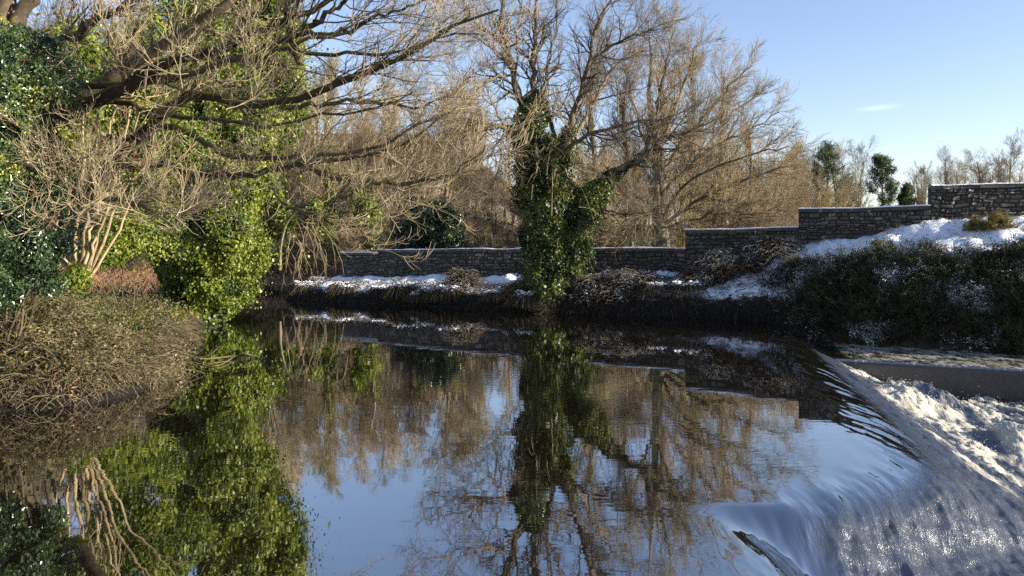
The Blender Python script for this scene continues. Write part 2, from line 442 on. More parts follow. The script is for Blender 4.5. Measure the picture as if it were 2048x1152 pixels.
def axis(lo, hi, st, far0, far1, n=16):
    c = np.arange(lo, hi + st / 2, st)
    a = lo - np.geomspace(1, lo - far0, n)[::-1]; b = hi + np.geomspace(1, far1 - hi, n)
    return np.concatenate([a, c, b])
GX = axis(-42, 42, .2, -1600, 1600); GY = axis(1, 72, .2, -300, 2600)
gx, gy = np.meshgrid(GX, GY)
GZ, GS, GDR, GDW = ground_fn(gx, gy)
def gz(x, y):
    x = np.asarray(x, float); y = np.asarray(y, float)
    i = np.clip(np.searchsorted(GX, x) - 1, 0, len(GX) - 2); j = np.clip(np.searchsorted(GY, y) - 1, 0, len(GY) - 2)
    u = (x - GX[i]) / (GX[i + 1] - GX[i]); v = (y - GY[j]) / (GY[j + 1] - GY[j])
    return (GZ[j, i] * (1 - u) + GZ[j, i + 1] * u) * (1 - v) + (GZ[j + 1, i] * (1 - u) + GZ[j + 1, i + 1] * u) * v
def grid_faces(ny, nx):
    j, i = np.meshgrid(np.arange(ny - 1), np.arange(nx - 1), indexing='ij'); b = j * nx + i
    return np.stack([b, b + 1, b + nx + 1, b + nx], -1).reshape(-1, 4)
g_ = mk('ground', np.stack([gx, gy, GZ], -1).reshape(-1, 3), grid_faces(*gx.shape), M_ground, attrs={'snow': GS.ravel(), 'wet': (sstep(.75, .25, GDR + .5 * (n2(gx, gy, 1.5, 3, 61) - .5)) * (1 - .6 * sstep(10, 11, gx))).ravel()})
tag(g_, kind='structure')

# ------------------------------------------------------------------ water
CREST = np.array([(10.4, 31), (9.7, 28.4), (8.9, 24.5), (8.05, 21.2), (7.0, 17), (6.05, 13.2), (5.35, 10.6), (5.0, 9.5), (4.55, 8.75), (3.9, 8.2), (3.15, 7.75),
                  (2.6, 7.15), (2.35, 6.5), (2.2, 5.8), (2.0, 4.8), (1.7, 3), (1.6, 0)])
CREST = poly(CREST, 60)
STEP = np.array([(8.0, 21.6), (8.7, 21.0), (12.6, 19.0), (18, 16.2), (24, 13.2)])   # top edge of the dark concrete step
def water_fn(x, y):
    d, sd, _ = seg_dist(x, y, CREST)
    d = np.where(sd > 0, d, -d)                      # positive downstream
    ds, ss, _ = seg_dist(x, y, STEP)
    above = sstep(.12, .2, np.where(ss > 0, ds, -ds))      # 1 on the apron behind the step
    nearb = sstep(9.2, 7.6, y); w = .15 - .03 * nearb; slope = .44 + .45 * nearb
    zz = -slope * w * np.log1p(np.exp(np.clip(d / w, -30, 30)))
    low = -1.05 + .35 * nearb; ap = -.36
    zl = -np.log(np.exp(-9 * -zz) * 0 + np.exp(np.minimum(-zz * 9, 60)) ** -1 + np.exp(9 * low)) / 9 * -1
    zl = np.maximum(zz, low) + .06 * np.exp(-((zz - low) / .12) ** 2)
    za = np.maximum(zz * 1.0, ap)
    z = zl * (1 - above) + za * above
    # churned water
    nb = sstep(10.8, 8.6, y)
    p = np.stack([x, y, 0 * x], -1)
    big = fbm(p * 1.1 + 3, 4, 21) - .5; med = fbm(p * 3.4, 4, 5, .6) - .5; fin = fbm(p * 11, 3, 31, .65) - .5
    # flow-aligned streaks over the crest (along local downstream direction, roughly +x -y)
    a = math.radians(-6); xr = x * math.cos(a) + y * math.sin(a); yr = -x * math.sin(a) + y * math.cos(a)
    stk = fbm(np.stack([xr * 3.6, yr * .75, 0 * x], -1), 3, 77) - .5
    sfo = fbm(np.stack([x * 2.7 - y * .5, y * .75, 0 * x + 9], -1), 4, 91, .55) - .5
    stf = fbm(np.stack([x * 6.5, y * 1.5, 0 * x + 4], -1), 4, 63, .6) - .5
    vx = (x - 2.78 - .3 * (6.6 - y)); tongue = np.exp(-(vx / .42) ** 2) * sstep(7.75, 6.9, y)
    boil = sstep(.55, 1.5, d) * sstep(8.4, 11.2, y) * (1 - above)
    face = np.maximum(sstep(-.1, .6, d), nb * sstep(-.2, .1, d)) * (1 - above)
    z = z + boil * (big * .22 + med * .10 + sfo * .15 + fin * .13) + face * (1 - boil) * (stk * .06 + (1 - tongue) * np.maximum(sstep(0, .6, d), nb * sstep(-.1, .3, d)) * (med * .07 + stf * .15 + fin * .05)) - .24 * tongue + .10 * tongue * stk
    z = z + above * sstep(.4, 1.5, d) * (med * .07 + fin * .02)
    # standing heaps below the fall
    for hx, hy, hr, hh in ((9.35, 17.3, .95, .62), (8.6, 16.2, .6, .3), (9.05, 13.6, .8, .55), (10.6, 15.2, 1.1, .3)):
        q = np.hypot((x - hx), (y - hy) * .8) / hr
        z = z + .75 * hh * np.exp(-q ** 2 * 1.4) * (1 - above) * (1 + .8 * med)
    stl = fbm(np.stack([x * 8 + y * .8, y * 1.1, 0 * x + 2], -1), 3, 37) - .5
    z = z + .036 * stl * sstep(-.7, .0, d) * sstep(.9, .2, d) * (1 - tongue)
    z = z + .075 * stk * sstep(-.9, .1, d) * sstep(1.2, .3, d)
    foam = np.maximum(boil * (.60 + 1.0 * big + 2.5 * sfo + .6 * med), 0)
    foam = foam + np.clip(.36 + .9 * sfo + .4 * med, 0, 1) * sstep(.25, 1.4, d) * (.30 + .70 * sstep(8.4, 10.8, y)) * (1 - boil) * (1 - above) + .06 * face
    foam = np.maximum(foam, above * sstep(.7, 1.5, d) * (.50 + .5 * med + .25 * np.sin(0 * x)))
    q = np.hypot(x - 9.45, (y - 17.0)) / .8
    foam = foam * (1 - .55 * np.exp(-q ** 2) * (1 - above))
    rip = np.clip(np.maximum(.9 * sstep(-.5, .7, d), nb * sstep(-.2, .1, d)), 0, 1) * (1 - .55 * boil)
    rgh = (sstep(.0, .55, d) * (1 - nb) + nb * sstep(-.12, .30, d)) * (1 - above) * (1 - .95 * tongue)
    return z, np.clip(foam * (1 - tongue), 0, 1.2), rip * (1 - .9 * tongue), rgh
wy = np.concatenate([np.geomspace(3.0, 33, 620)])
wx = np.concatenate([np.arange(1.2, 13.2, .027), 13.2 + np.cumsum(np.linspace(.03, .25, 90))])
X, Y = np.meshgrid(wx, wy)
Z, FO, RI, RG = water_fn(X, Y)
edge0 = np.ones_like(Z)
v1 = np.stack([X, Y, Z], -1).reshape(-1, 3); f1 = grid_faces(*X.shape)
# calm pool: coarse sheet that butts against the fine one
def patch_grid(x0, x1, y0, y1, nx, ny):
    a, b = np.meshgrid(np.linspace(x0, x1, nx), np.linspace(y0, y1, ny))
    return np.stack([a, b, 0 * a], -1).reshape(-1, 3), grid_faces(ny, nx)
va, fa = patch_grid(-75, 1.2, -8, 60, 12, 12)
vb, fb = patch_grid(1.2, 12, 33, 60, 4, 4)
vs = [v1, va, vb]; fs = [f1, fa + len(v1), fb + len(v1) + len(va)]
nz_ = len(va) + len(vb)
wobj = mk('water', np.concatenate(vs), np.concatenate(fs), M_water, attrs={'foam': np.concatenate([FO.ravel(), np.zeros(nz_)]), 'ripple': np.concatenate([RI.ravel(), np.zeros(nz_)]), 'rough': np.concatenate([RG.ravel(), np.zeros(nz_)])})
tag(wobj, kind='structure')

# spray thrown up over the churned water
mb = MB()
sx = rng.uniform(7.2, 13, 3600); sy = rng.uniform(11, 19, 3600); szz, sf, _, _ = water_fn(sx, sy)
keep = sf > .55; sx, sy, szz = sx[keep], sy[keep], szz[keep]
hgt = rng.exponential(.05, len(sx)) + .01
c = np.stack([sx, sy, szz + hgt], -1); r_ = rng.uniform(.004, .010, len(sx))
oct_ = np.array([(1, 0, 0), (0, 1, 0), (-1, 0, 0), (0, -1, 0), (0, 0, 1), (0, 0, -1)], float)
ov = c[:, None] + oct_[None] * r_[:, None, None]
of = np.array([(0, 1, 4, 4), (1, 2, 4, 4), (2, 3, 4, 4), (3, 0, 4, 4), (1, 0, 5, 5), (2, 1, 5, 5), (3, 2, 5, 5), (0, 3, 5, 5)])[:, :3]
allf = (of[None] + (np.arange(len(c)) * 6)[:, None, None]).reshape(-1, 3)
m_spray, nt, out = newmat('spray'); b_ = nd(nt, 'ShaderNodeBsdfPrincipled'); b_.inputs['Base Color'].default_value = (.8, .8, .78, 1); b_.inputs['Roughness'].default_value = .2
nt.links.new(b_.outputs[0], out.inputs[0])
tag(mk('spray', ov.reshape(-1, 3), allf, m_spray), kind='stuff')

# the dark concrete step below the apron
mb = MB()
st = poly(STEP[1:], 16); nrm2 = np.array([-.45, -.89])
for i in range(len(st) - 1):
    a, b = st[i], st[i + 1]
    q = lambda p, off, z: (p[0] + nrm2[0] * off, p[1] + nrm2[1] * off, z)
    ring = lambda p: [q(p, .07, -1.8), q(p, .05, -.44), q(p, .0, -.385), q(p, -.5, -.40), q(p, -.5, -1.8)]
    vv = ring(a) + ring(b); mb.add(vv, [(k, k + 1, k + 6, k + 5) for k in range(4)])
ws = mb.build('weir_step', M_concrete, smooth=False)
tag(ws, 'dark wet concrete step across the channel below the shallow white apron', 'weir step')

# ------------------------------------------------------------------ stone wall
wl = empty('stone_wall', (*WALL[0], WBASE[0]), 'long rubble stone wall stepping uphill along the snowy bank, snow on its top', 'wall'); wl['kind'] = 'thing'
worig = np.array([*WALL[0], WBASE[0]])
def wall_section(A, B, zb0, zb1, zt):
    A = np.asarray(A); B = np.asarray(B); d = B - A; L = np.linalg.norm(d); d = d / L
    n = np.array([d[1], -d[0]])                      # towards the river
    def w(u, v, o): return np.stack([A[0] + d[0] * u + n[0] * o, A[1] + d[1] * u + n[1] * o, v], -1)
    wb = lambda u_: (vnoise(np.stack([np.asarray(u_, float) * .45, 0 * np.asarray(u_, float) + zt * 3.1, 0 * np.asarray(u_, float)], -1), 2) - .5) * .09
    core = MB(); zlo = min(zb0, zb1) - .8
    c = w(np.array([0, L, L, 0, 0, L, L, 0.]), np.array([zlo, zlo, zlo, zlo] + [zt - .08] * 4), np.array([-.05, -.05, -.45, -.45] * 2))
    core.add(c, [(0, 1, 5, 4), (1, 2, 6, 5), (2, 3, 7, 6), (3, 0, 4, 7), (4, 5, 6, 7)])
    sec = core.build('wall_section', M_mortar, wl, False, worig)
    st = MB(); z = zlo
    G = np.array([-1, -.72, 0, .72, 1.])
    ga, gb = np.meshgrid(G, G); fq = grid_faces(5, 5)
    top = zt - .13
    while z < top - .03:
        h = rng.uniform(.07, .2); h = min(h, top - z)
        if top - z - h < .06: h = top - z
        u = -rng.uniform(0, .2)
        while u < L:
            wd = rng.uniform(.10, .24) if rng.random() < .6 else rng.uniform(.24, .6)
            u0, u1 = max(u, 0), min(u + wd, L)
            if u1 - u0 > .05 and z + h > np.interp((u0 + u1) / 2, [0, L], [zb0, zb1]) - .4:
                m = np.maximum(abs(ga), abs(gb)); rr = np.where((abs(ga) == 1) & (abs(gb) == 1), .86, 1)
                du = (u1 - u0) / 2 - .008; dv = h / 2 - .008
                uu = (u0 + u1) / 2 + ga * du * rr + rng.normal(size=ga.shape) * .008
                dv2 = dv * rng.uniform(.72, 1.12); vv = z + h / 2 + gb * dv2 * rr + rng.normal(size=ga.shape) * .011 + (vnoise(np.stack([uu * 1.4, 0 * uu + z * .8, 0 * uu], -1), 6) - .5) * .16 * sstep(.0, .25, top - z - h) + rng.uniform(-.02, .02) * (top - z - h > .08)
                oo = np.where(m == 1, -.07, .0) + (m < 1) * (rng.uniform(-.03, .05) + rng.normal(size=ga.shape) * .014)
                st.add(w(uu, vv, oo), fq, rng.random())
            u += wd
        z += h
    st.build('stone_facing', M_stone, sec, False, worig)
    # coping course
    cp = MB(); u = 0
    while u < L:
        wd = rng.uniform(.4, .8); u1 = min(u + wd, L)
        if L - u1 < .2: u1 = L
        uu = np.array([u + .004, u1 - .004, u1 - .004, u + .004] * 2); wbu = float(wb((u + u1) / 2)); zz_ = np.array([top + .003 + wbu] * 4 + [zt + .012 + wbu + rng.uniform(-.03, .008)] * 4)
        of_ = np.array([.05 + rng.uniform(-.03, .025)] * 2 + [-.50] * 2); of_ = np.concatenate([of_, of_])
        cp.add(w(uu, zz_, of_), [(0, 1, 5, 4), (1, 2, 6, 5), (2, 3, 7, 6), (3, 0, 4, 7), (4, 5, 6, 7), (3, 2, 1, 0)], rng.uniform(.1, .6))
        u = u1
    cp.build('coping', M_stone, sec, False, worig)
    # snow lying along the top
    nu = max(8, int(L / .08)); us = np.linspace(.0, L, nu); prof = np.array([(.052, .008), (.05, .035), (.0, .055), (-.25, .065), (-.48, .045), (-.50, .008)])
    nzv = .1 + 1.7 * fbm(np.stack([us * 1.3, 0 * us, 0 * us + zt], -1), 4, 4)
    nzo = (fbm(np.stack([us * 4, 0 * us + 5, 0 * us + zt], -1), 3, 8) - .5) * .05
    vv = np.stack([w(us, zt + .012 + wb(us) + pz * nzv * np.where(pz > .02, 1, 1), np.full(nu, po) + (nzo if po > 0 else 0)) for po, pz in prof], 0)
    sc_ = MB(); sc_.add(vv.reshape(-1, 3), grid_faces(len(prof), nu))
    sc_.build('snow_cap', M_snow, sec, True, worig)
for k in range(5):
    A = WALL[k]; B = WALL[k + 1] if k < 4 else WALL[6]
    wall_section(A, B, WBASE[k], WBASE[k + 1] if k < 4 else WBASE[6], WTOP[k] if k < 4 else WTOP[4])

# ------------------------------------------------------------------ trees
UP = np.array([0, 0, 1.])
def line_px(pts):
    return np.array([at(*p) for p in pts])

def limb(pts, r0, r1, K=14, jit=.03):
    P = poly(line_px(pts), K); P[1:] += rng.normal(size=(K - 1, 3)) * jit
    return P, np.linspace(r0, r1, K)

def scatter_on(P, R, n, lo=.75, hi=1.25, r=rng):
    """points around a limb: returns positions and outward normals"""
    P = np.asarray(P); K = len(P); seg = np.linalg.norm(np.diff(P, axis=0), axis=1)
    wgt = seg * (R[:-1] + R[1:]); i = r.choice(K - 1, n, p=wgt / wgt.sum()); u = r.random(n)[:, None]
    c = P[i] * (1 - u) + P[i + 1] * u; rad = R[i] * (1 - u[:, 0]) + R[i + 1] * u[:, 0]
    T = nrm(P[i + 1] - P[i]); v = r.normal(size=(n, 3)); v = nrm(v - (v * T).sum(1, keepdims=True) * T)
    q = c + v * rad[:, None]
    bump = fbm(q * 1.15, 3, 13)
    lump = lo + (hi - lo) * np.clip((bump - .25) * 2, 0, 1)
    q = c + v * (rad * lump * (r.uniform(.8, 1.06, n) + (r.random(n) < .16) * r.exponential(.16, n)))[:, None]
    return q, v

# ---- the ivy-clad ash on the far bank
YT = 33.6
ia = empty('ivy_clad_ash', at(1108, 612, YT), 'large bare ash on the far bank with dark ivy round its trunk', 'tree')
o0 = np.array(ia.location)
ivl = [  # ivy-wrapped limbs: px, py, depth ; radius metres
    (([(1108, 640, YT), (1105, 560, YT), (1104, 470, YT), (1092, 380, YT), (1086, 310, YT), (1085, 268, YT)]), [.5, .95, 1.12, 1.1, 1.0, .45]),
    (([(1080, 380, YT - .3), (1066, 320, YT - .5), (1062, 260, YT - .4), (1067, 215, YT), (1070, 185, YT + .2)]), [.8, .75, .6, .5, .3]),
    (([(1060, 330, YT - .6), (1045, 285, YT - .8), (1030, 264, YT - .9), (1008, 257, YT - 1)]), [.5, .42, .3, .1]),
    (([(1130, 490, YT), (1172, 420, YT - .4), (1212, 368, YT - .8), (1250, 337, YT - 1.1), (1285, 315, YT - 1.4)]), [.8, .6, .38, .16, .03]),
    (([(1140, 540, YT - .5), (1160, 470, YT - .8), (1190, 410, YT - 1)]), [.5, .5, .2]),
    (([(1120, 330, YT + .3), (1135, 280, YT + .4), (1148, 235, YT + .5)]), [.55, .4, .15]),
]
core = MB(); iv = MB()
for pts, rad in ivl:
    P = poly(line_px(pts), 18); R = poly(np.array(rad)[:, None], 18)[:, 0]
    core.tubes(P, R * .55, 8)
    area = (np.linalg.norm(np.diff(P, axis=0), axis=1) * (R[1:] + R[:-1]) * PI).sum()
    q, v = scatter_on(P, R, int(area * 800), .55, 1.36)
    iv.leaves(q, v + np.array([0, 0, .15]), rng.choice([.075, .10, .13], len(q)), .85, 1.0, .7)
hang = []
for pts, rad in ivl:
    P = poly(line_px(pts), 18); R = poly(np.array(rad)[:, None], 18)[:, 0]
    q, v = scatter_on(P, R, 34, .9, 1.3)
    for a_, b_ in zip(q, v):
        L_ = rng.uniform(.3, 1.0); t_ = np.linspace(0, 1, 7)[:, None]
        c_ = a_ + b_ * t_ * .22 + np.array([0, 0, -1]) * L_ * t_ ** 1.3 + np.cumsum(rng.normal(size=(7, 3)) * .025, 0)
        hang.append(c_); k_ = int(26 * L_); i_ = rng.integers(0, 7, k_)
        iv.leaves(c_[i_] + rng.normal(size=(k_, 3)) * .06, np.tile(b_, (k_, 1)), .085, .85, 1.0, .8)
core.tubes(np.array(hang), np.full((len(hang), 7), .008), 3)
core.build('trunk', M_limb, ia, loc=o0)
iv.build('ivy', M_ivy, ia, loc=o0)
# bare limbs rising out of the ivy
LB = [
    ([(1068, 275, YT - .3), (1045, 215, YT - .5), (1028, 160, YT - .7), (1018, 110, YT - .9), (1003, 50, YT - 1.2), (1008, -60, YT - 1.4), (990, -190, YT - 1.5)], .23, .05),
    ([(1075, 240, YT), (1066, 150, YT + .1), (1070, 80, YT + .2), (1072, -20, YT + .2), (1076, -200, YT + .3)], .21, .05),
    ([(1112, 290, YT + .5), (1103, 240, YT + .8), (1092, 190, YT + 1), (1100, 110, YT + 1.3), (1115, 40, YT + 1.5), (1110, -120, YT + 1.8)], .15, .03),
    ([(1130, 290, YT - .2), (1142, 240, YT - .4), (1160, 185, YT - .6), (1180, 120, YT - .9), (1190, 60, YT - 1), (1225, -20, YT - 1.2), (1240, -150, YT - 1.4)], .21, .04),
    ([(1150, 270, YT + .6), (1180, 215, YT + 1), (1208, 160, YT + 1.4), (1240, 125, YT + 1.7), (1280, 95, YT + 2), (1315, 45, YT + 2.4)], .15, .02),
    ([(1132, 300, YT - .3), (1160, 278, YT - 1), (1205, 262, YT - 1.6), (1250, 246, YT - 2), (1330, 240, YT - 2.6), (1400, 205, YT - 3)], .16, .02),
    ([(1230, 345, YT - 1.0), (1270, 325, YT - 1.3), (1305, 303, YT - 1.6), (1330, 275, YT - 1.8), (1370, 265, YT - 2.1), (1440, 235, YT - 2.6)], .24, .03),
    ([(1030, 265, YT - .9), (1000, 256, YT - 1.2), (975, 252, YT - 1.4), (955, 262, YT - 1.6), (900, 262, YT - 2), (850, 280, YT - 2.4)], .16, .02),
    ([(1010, 258, YT - 1.1), (995, 285, YT - 1.4), (970, 320, YT - 1.8), (930, 345, YT - 2.2), (870, 375, YT - 2.6)], .09, .015),
    ([(1035, 150, YT - .7), (1000, 155, YT - 1), (950, 165, YT - 1.6), (890, 150, YT - 2.2), (830, 150, YT - 2.8)], .09, .012),
    ([(1017, 110, YT - .9), (985, 70, YT - 1.2), (940, 40, YT - 1.6), (900, -10, YT - 2)], .09, .012),
    ([(1180, 120, YT - .9), (1230, 90, YT - 1.6), (1290, 62, YT - 2.3), (1310, 60, YT - 2.6)], .10, .012),
    ([(1195, 412, YT - .9), (1240, 430, YT - 1.4), (1280, 425, YT - 1.8), (1320, 432, YT - 2.2)], .07, .015),
    ([(1040, 400, YT - .8), (1010, 390, YT - 1.2), (985, 395, YT - 1.6), (950, 370, YT - 2)], .06, .012),
]
tw = MB(); sub_all = []
for pts, r0, r1 in LB:
    P, R = limb(pts, r0 * .7, r1 * .7, 16, .05)
    lb = MB(); lb.tubes(P, R, 7); lb.build('limb', M_mid, ia, loc=o0)
    P = P[None]; R = R[None]
    p1, r1_ = grow(P, R, 23, .12, .98, (.45, 1.0), (1.0, 3.4), 8, .2, (0, 0, .05), .5, .3, .008)
    p2, r2 = grow(p1, r1_, 8, .15, 1, (.4, 1.0), (.5, 1.6), 6, .22, (0, 0, .08), .6, .4, .006)
    p3, r3 = grow(p2, r2, 6, .15, 1, (.3, .9), (.25, .75), 5, .2, (0, 0, .15), .65, .5, .005)
    tw.tubes(p1, r1_, 5); tw.tubes(p2, r2, 4); tw.tubes(p3, r3, 3)
tw.build('crown', M_midtwig, ia, loc=o0)
# loose ivy sprays and pale hanging stems around the fork
sp = MB(); base = at(1100, 330, YT - 1.2)
P0 = base + rng.normal(size=(70, 3)) * np.array([.9, .4, .6])
d = rng.normal(size=(70, 3)) * .5 + np.array([0, -.6, .9]); K = 7
pp = np.stack([P0 + nrm(d) * t * 1.6 + np.array([0, 0, -1.3]) * t * t for t in np.linspace(0, 1, K)], 1)
sp.tubes(pp, np.full((70, K), .009), 4); sp.build('loose_ivy', M_stem, ia, loc=o0)

# ---- left ivy-draped tree beside the inlet
YL = 28.5
il = empty('ivy_draped_tree', at(430, 630, YL), 'tall tree draped in bright green ivy at the left bank tip', 'tree')
o1 = np.array(il.location)
ivl = [
    ([(425, 650, YL), (432, 560, YL), (438, 480, YL), (452, 390, YL), (468, 290, YL + .3), (485, 180, YL + .6), (490, 60, YL + .9), (500, -80, YL + 1)], [.55, 1.2, 1.35, 1.3, 1.5, 1.75, 1.75, 1.2]),
    ([(365, 630, YL + .5), (350, 540, YL + .6), (345, 440, YL + .8), (372, 330, YL + 1), (410, 220, YL + 1.2)], [.5, .75, .8, .9, .8]),
    ([(455, 540, YL - .6), (470, 480, YL - .8), (488, 420, YL - .6), (500, 350, YL - .3)], [.6, .65, .55, .4]),
    ([(395, 640, YL - .3), (405, 600, YL - .4), (420, 560, YL - .5)], [.55, .7, .8]),
    ([(520, 300, YL), (545, 210, YL + .4), (560, 130, YL + .6), (565, 40, YL + .8)], [.5, .75, .8, .6]),
]
core = MB(); iv = MB()
for pts, rad in ivl:
    P = poly(line_px(pts), 18); R = poly(np.array(rad)[:, None], 18)[:, 0]
    core.tubes(P, R * .5, 8)
    area = (np.linalg.norm(np.diff(P, axis=0), axis=1) * (R[1:] + R[:-1]) * PI).sum()
    q, v = scatter_on(P, R, int(area * 1150), .5, 1.4)
    iv.leaves(q, v + np.array([0, 0, .1]), rng.choice([.06, .085, .115], len(q)), .85, 1.0, .7)
core.build('trunk', M_limb, il, loc=o1); iv.build('ivy', M_ivy2, il, loc=o1)
P, R = limb([(490, 60, YL + 1), (505, -60, YL + 1), (520, -250, YL + 1)], .25, .06, 10)
p1, r1_ = grow(P[None], R[None], 16, .1, 1, (.5, 1.1), (1.5, 4), 7, .2, (0, 0, .04), .5, .3, .01)
p2, r2 = grow(p1, r1_, 8, .15, 1, (.4, 1), (.6, 1.6), 5, .25, (0, 0, .06), .6, .4, .007)
cr = MB(); cr.tubes(P, R, 7); cr.tubes(p1, r1_, 5); cr.tubes(p2, r2, 3); cr.build('crown', M_midtwig, il, loc=o1)

# ---- big spreading tree on the near left bank: limbs sweep across to the middle of the view
bt = empty('spreading_sycamore', at(60, 520, 15.5), 'big bare sycamore on the near left bank, mossy limbs sweeping out low over the river', 'tree')
o2 = np.array(bt.location)
B0 = 15.0
trunk_pts = [(20, 560, 16), (30, 430, 16), (50, 340, 15.8), (80, 270, 15.5)]
tr = MB(); P, R = limb(trunk_pts, .55, .38, 12, .02); tr.tubes(P, R, 10)
P, R = limb([(40, 380, 15.8), (20, 240, 16), (15, 100, 16.2), (8, 20, 16.4), (15, -60, 16.4), (10, -200, 16.5)], .30, .13, 14, .03); tr.tubes(P, R, 10)
P, R = limb([(15, 110, 16.2), (35, 50, 16.3), (62, -10, 16.3), (110, -120, 16.3)], .2, .09, 12, .03); tr.tubes(P, R, 10)
tr.build('trunk', M_limb, bt, loc=o2)
LB = [  # px, py, Y ; r0, r1 ; density
    ([(40, 270, 15.5), (110, 236, 15), (180, 205, 14.5), (240, 178, 14), (292, 153, 13.6), (340, 124, 13.2), (400, 105, 13), (470, 80, 12.8), (560, 48, 12.6), (660, 0, 12.4)], .20, .05),
    ([(60, 280, 16), (130, 215, 16), (180, 180, 15.8), (225, 155, 15.6), (265, 125, 15.4), (310, 98, 15.2), (365, 70, 15), (405, 40, 14.8), (455, 5, 14.6), (520, -60, 14.4)], .23, .08),
    ([(60, 175, 15), (110, 85, 14.4), (155, 72, 14), (175, 45, 13.8), (220, 25, 13.6), (265, -2, 13.4), (330, -60, 13)], .15, .05),
    ([(30, 160, 16), (76, 157, 15), (165, 170, 14.4), (240, 169, 14), (310, 166, 13.6), (365, 153, 13.2), (440, 128, 12.8), (520, 112, 12.4), (600, 86, 12), (700, 62, 11.8)], .10, .03),
    ([(150, 420, 16), (215, 345, 15.4), (250, 290, 15), (290, 265, 14.6), (322, 232, 14.2), (350, 210, 14), (385, 190, 13.8), (430, 197, 13.5), (490, 208, 13.2), (550, 207, 13), (610, 192, 12.8), (700, 165, 12.5), (780, 130, 12.2), (850, 85, 12), (930, 45, 11.8), (1000, 15, 11.6)], .17, .02),
    ([(310, 255, 14.4), (350, 257, 14), (400, 280, 13.6), (440, 300, 13.3), (492, 310, 13), (547, 313, 12.7), (602, 310, 12.4), (690, 306, 12.1), (770, 285, 11.9), (830, 250, 11.7), (900, 225, 11.5)], .085, .015),
    ([(230, 330, 15), (318, 328, 14.4), (365, 340, 14), (437, 350, 13.6), (492, 352, 13.3), (547, 339, 13), (590, 328, 12.8), (640, 324, 12.6), (720, 318, 12.4), (800, 290, 12.2), (880, 235, 12)], .11, .02),
    ([(600, 330, 12.9), (660, 350, 12.6), (740, 366, 12.4), (840, 364, 12.1), (920, 335, 11.9), (975, 290, 11.7)], .07, .012),
    ([(200, 195, 15), (255, 208, 14.4), (292, 219, 14), (321, 224, 13.8), (370, 235, 13.5), (440, 240, 13.2), (540, 250, 13), (640, 232, 12.8), (740, 222, 12.6), (830, 190, 12.4)], .075, .015),
    ([(400, 105, 13.2), (470, 118, 13), (540, 95, 12.8), (620, 105, 12.6), (700, 110, 12.4), (790, 105, 12.2), (880, 75, 12), (960, 70, 11.8)], .07, .012),
    ([(540, 95, 12.9), (600, 65, 12.7), (650, 35, 12.5), (690, 0, 12.4), (720, -50, 12.3)], .075, .03),
    ([(600, 70, 12.6), (680, 68, 12.4), (760, 30, 12.2), (820, 15, 12), (900, -20, 11.8)], .06, .012),
    ([(610, 195, 12.9), (690, 160, 12.7), (760, 130, 12.5), (830, 100, 12.3), (880, 65, 12.1), (950, 20, 12)], .08, .015),
    ([(560, 215, 13), (650, 210, 12.8), (740, 200, 12.6), (810, 215, 12.4), (880, 200, 12.2), (950, 150, 12)], .055, .01),
    ([(250, 285, 14.8), (210, 275, 14), (180, 300, 13.4), (140, 340, 13), (120, 350, 12.8)], .06, .012),
    ([(70, 350, 14.5), (130, 385, 13.8), (190, 395, 13.4), (250, 400, 13), (310, 425, 12.8), (370, 430, 12.6)], .10, .02),
    ([(600, 130, 12.8), (570, 20, 12.8), (640, -10, 12.6), (760, -30, 12.3), (860, -20, 12)], .06, .012),
    ([(540, 370, 13), (560, 395, 12.8), (590, 420, 12.6), (650, 430, 12.5), (720, 425, 12.4), (770, 405, 12.2)], .05, .01),
]
tw = MB()
for pts, r0, r1 in LB:
    P, R = limb(pts, r0 * .8, r1 * .85, 24, .025)
    lb = MB(); lb.tubes(P, R, 8); lb.build('limb', M_limb, bt, loc=o2)
    P = P[None]; R = R[None]
    p1, r1_ = grow(P, R, 12, .14, .99, (.2, .62), (.8, 2.6), 8, .16, (.05, -.03, .02), .36, .3, .0065, flat=.6)
    p2, r2 = grow(p1, r1_, 8, .12, 1, (.28, .75), (.4, 1.2), 6, .17, (.03, -.03, .09), .6, .4, .0042, flat=.8)
    p3, r3 = grow(p2, r2, 5, .15, 1, (.3, 1.0), (.15, .45), 5, .15, (0, 0, .22), .7, .6, .0036)
    lm = MB(); tw.tubes(p1, r1_, 5, rng.uniform(0, .35, len(p1))); tw.tubes(p2, r2, 4); tw.tubes(p3, r3, 3, rng.uniform(.3, 1, len(p3)))
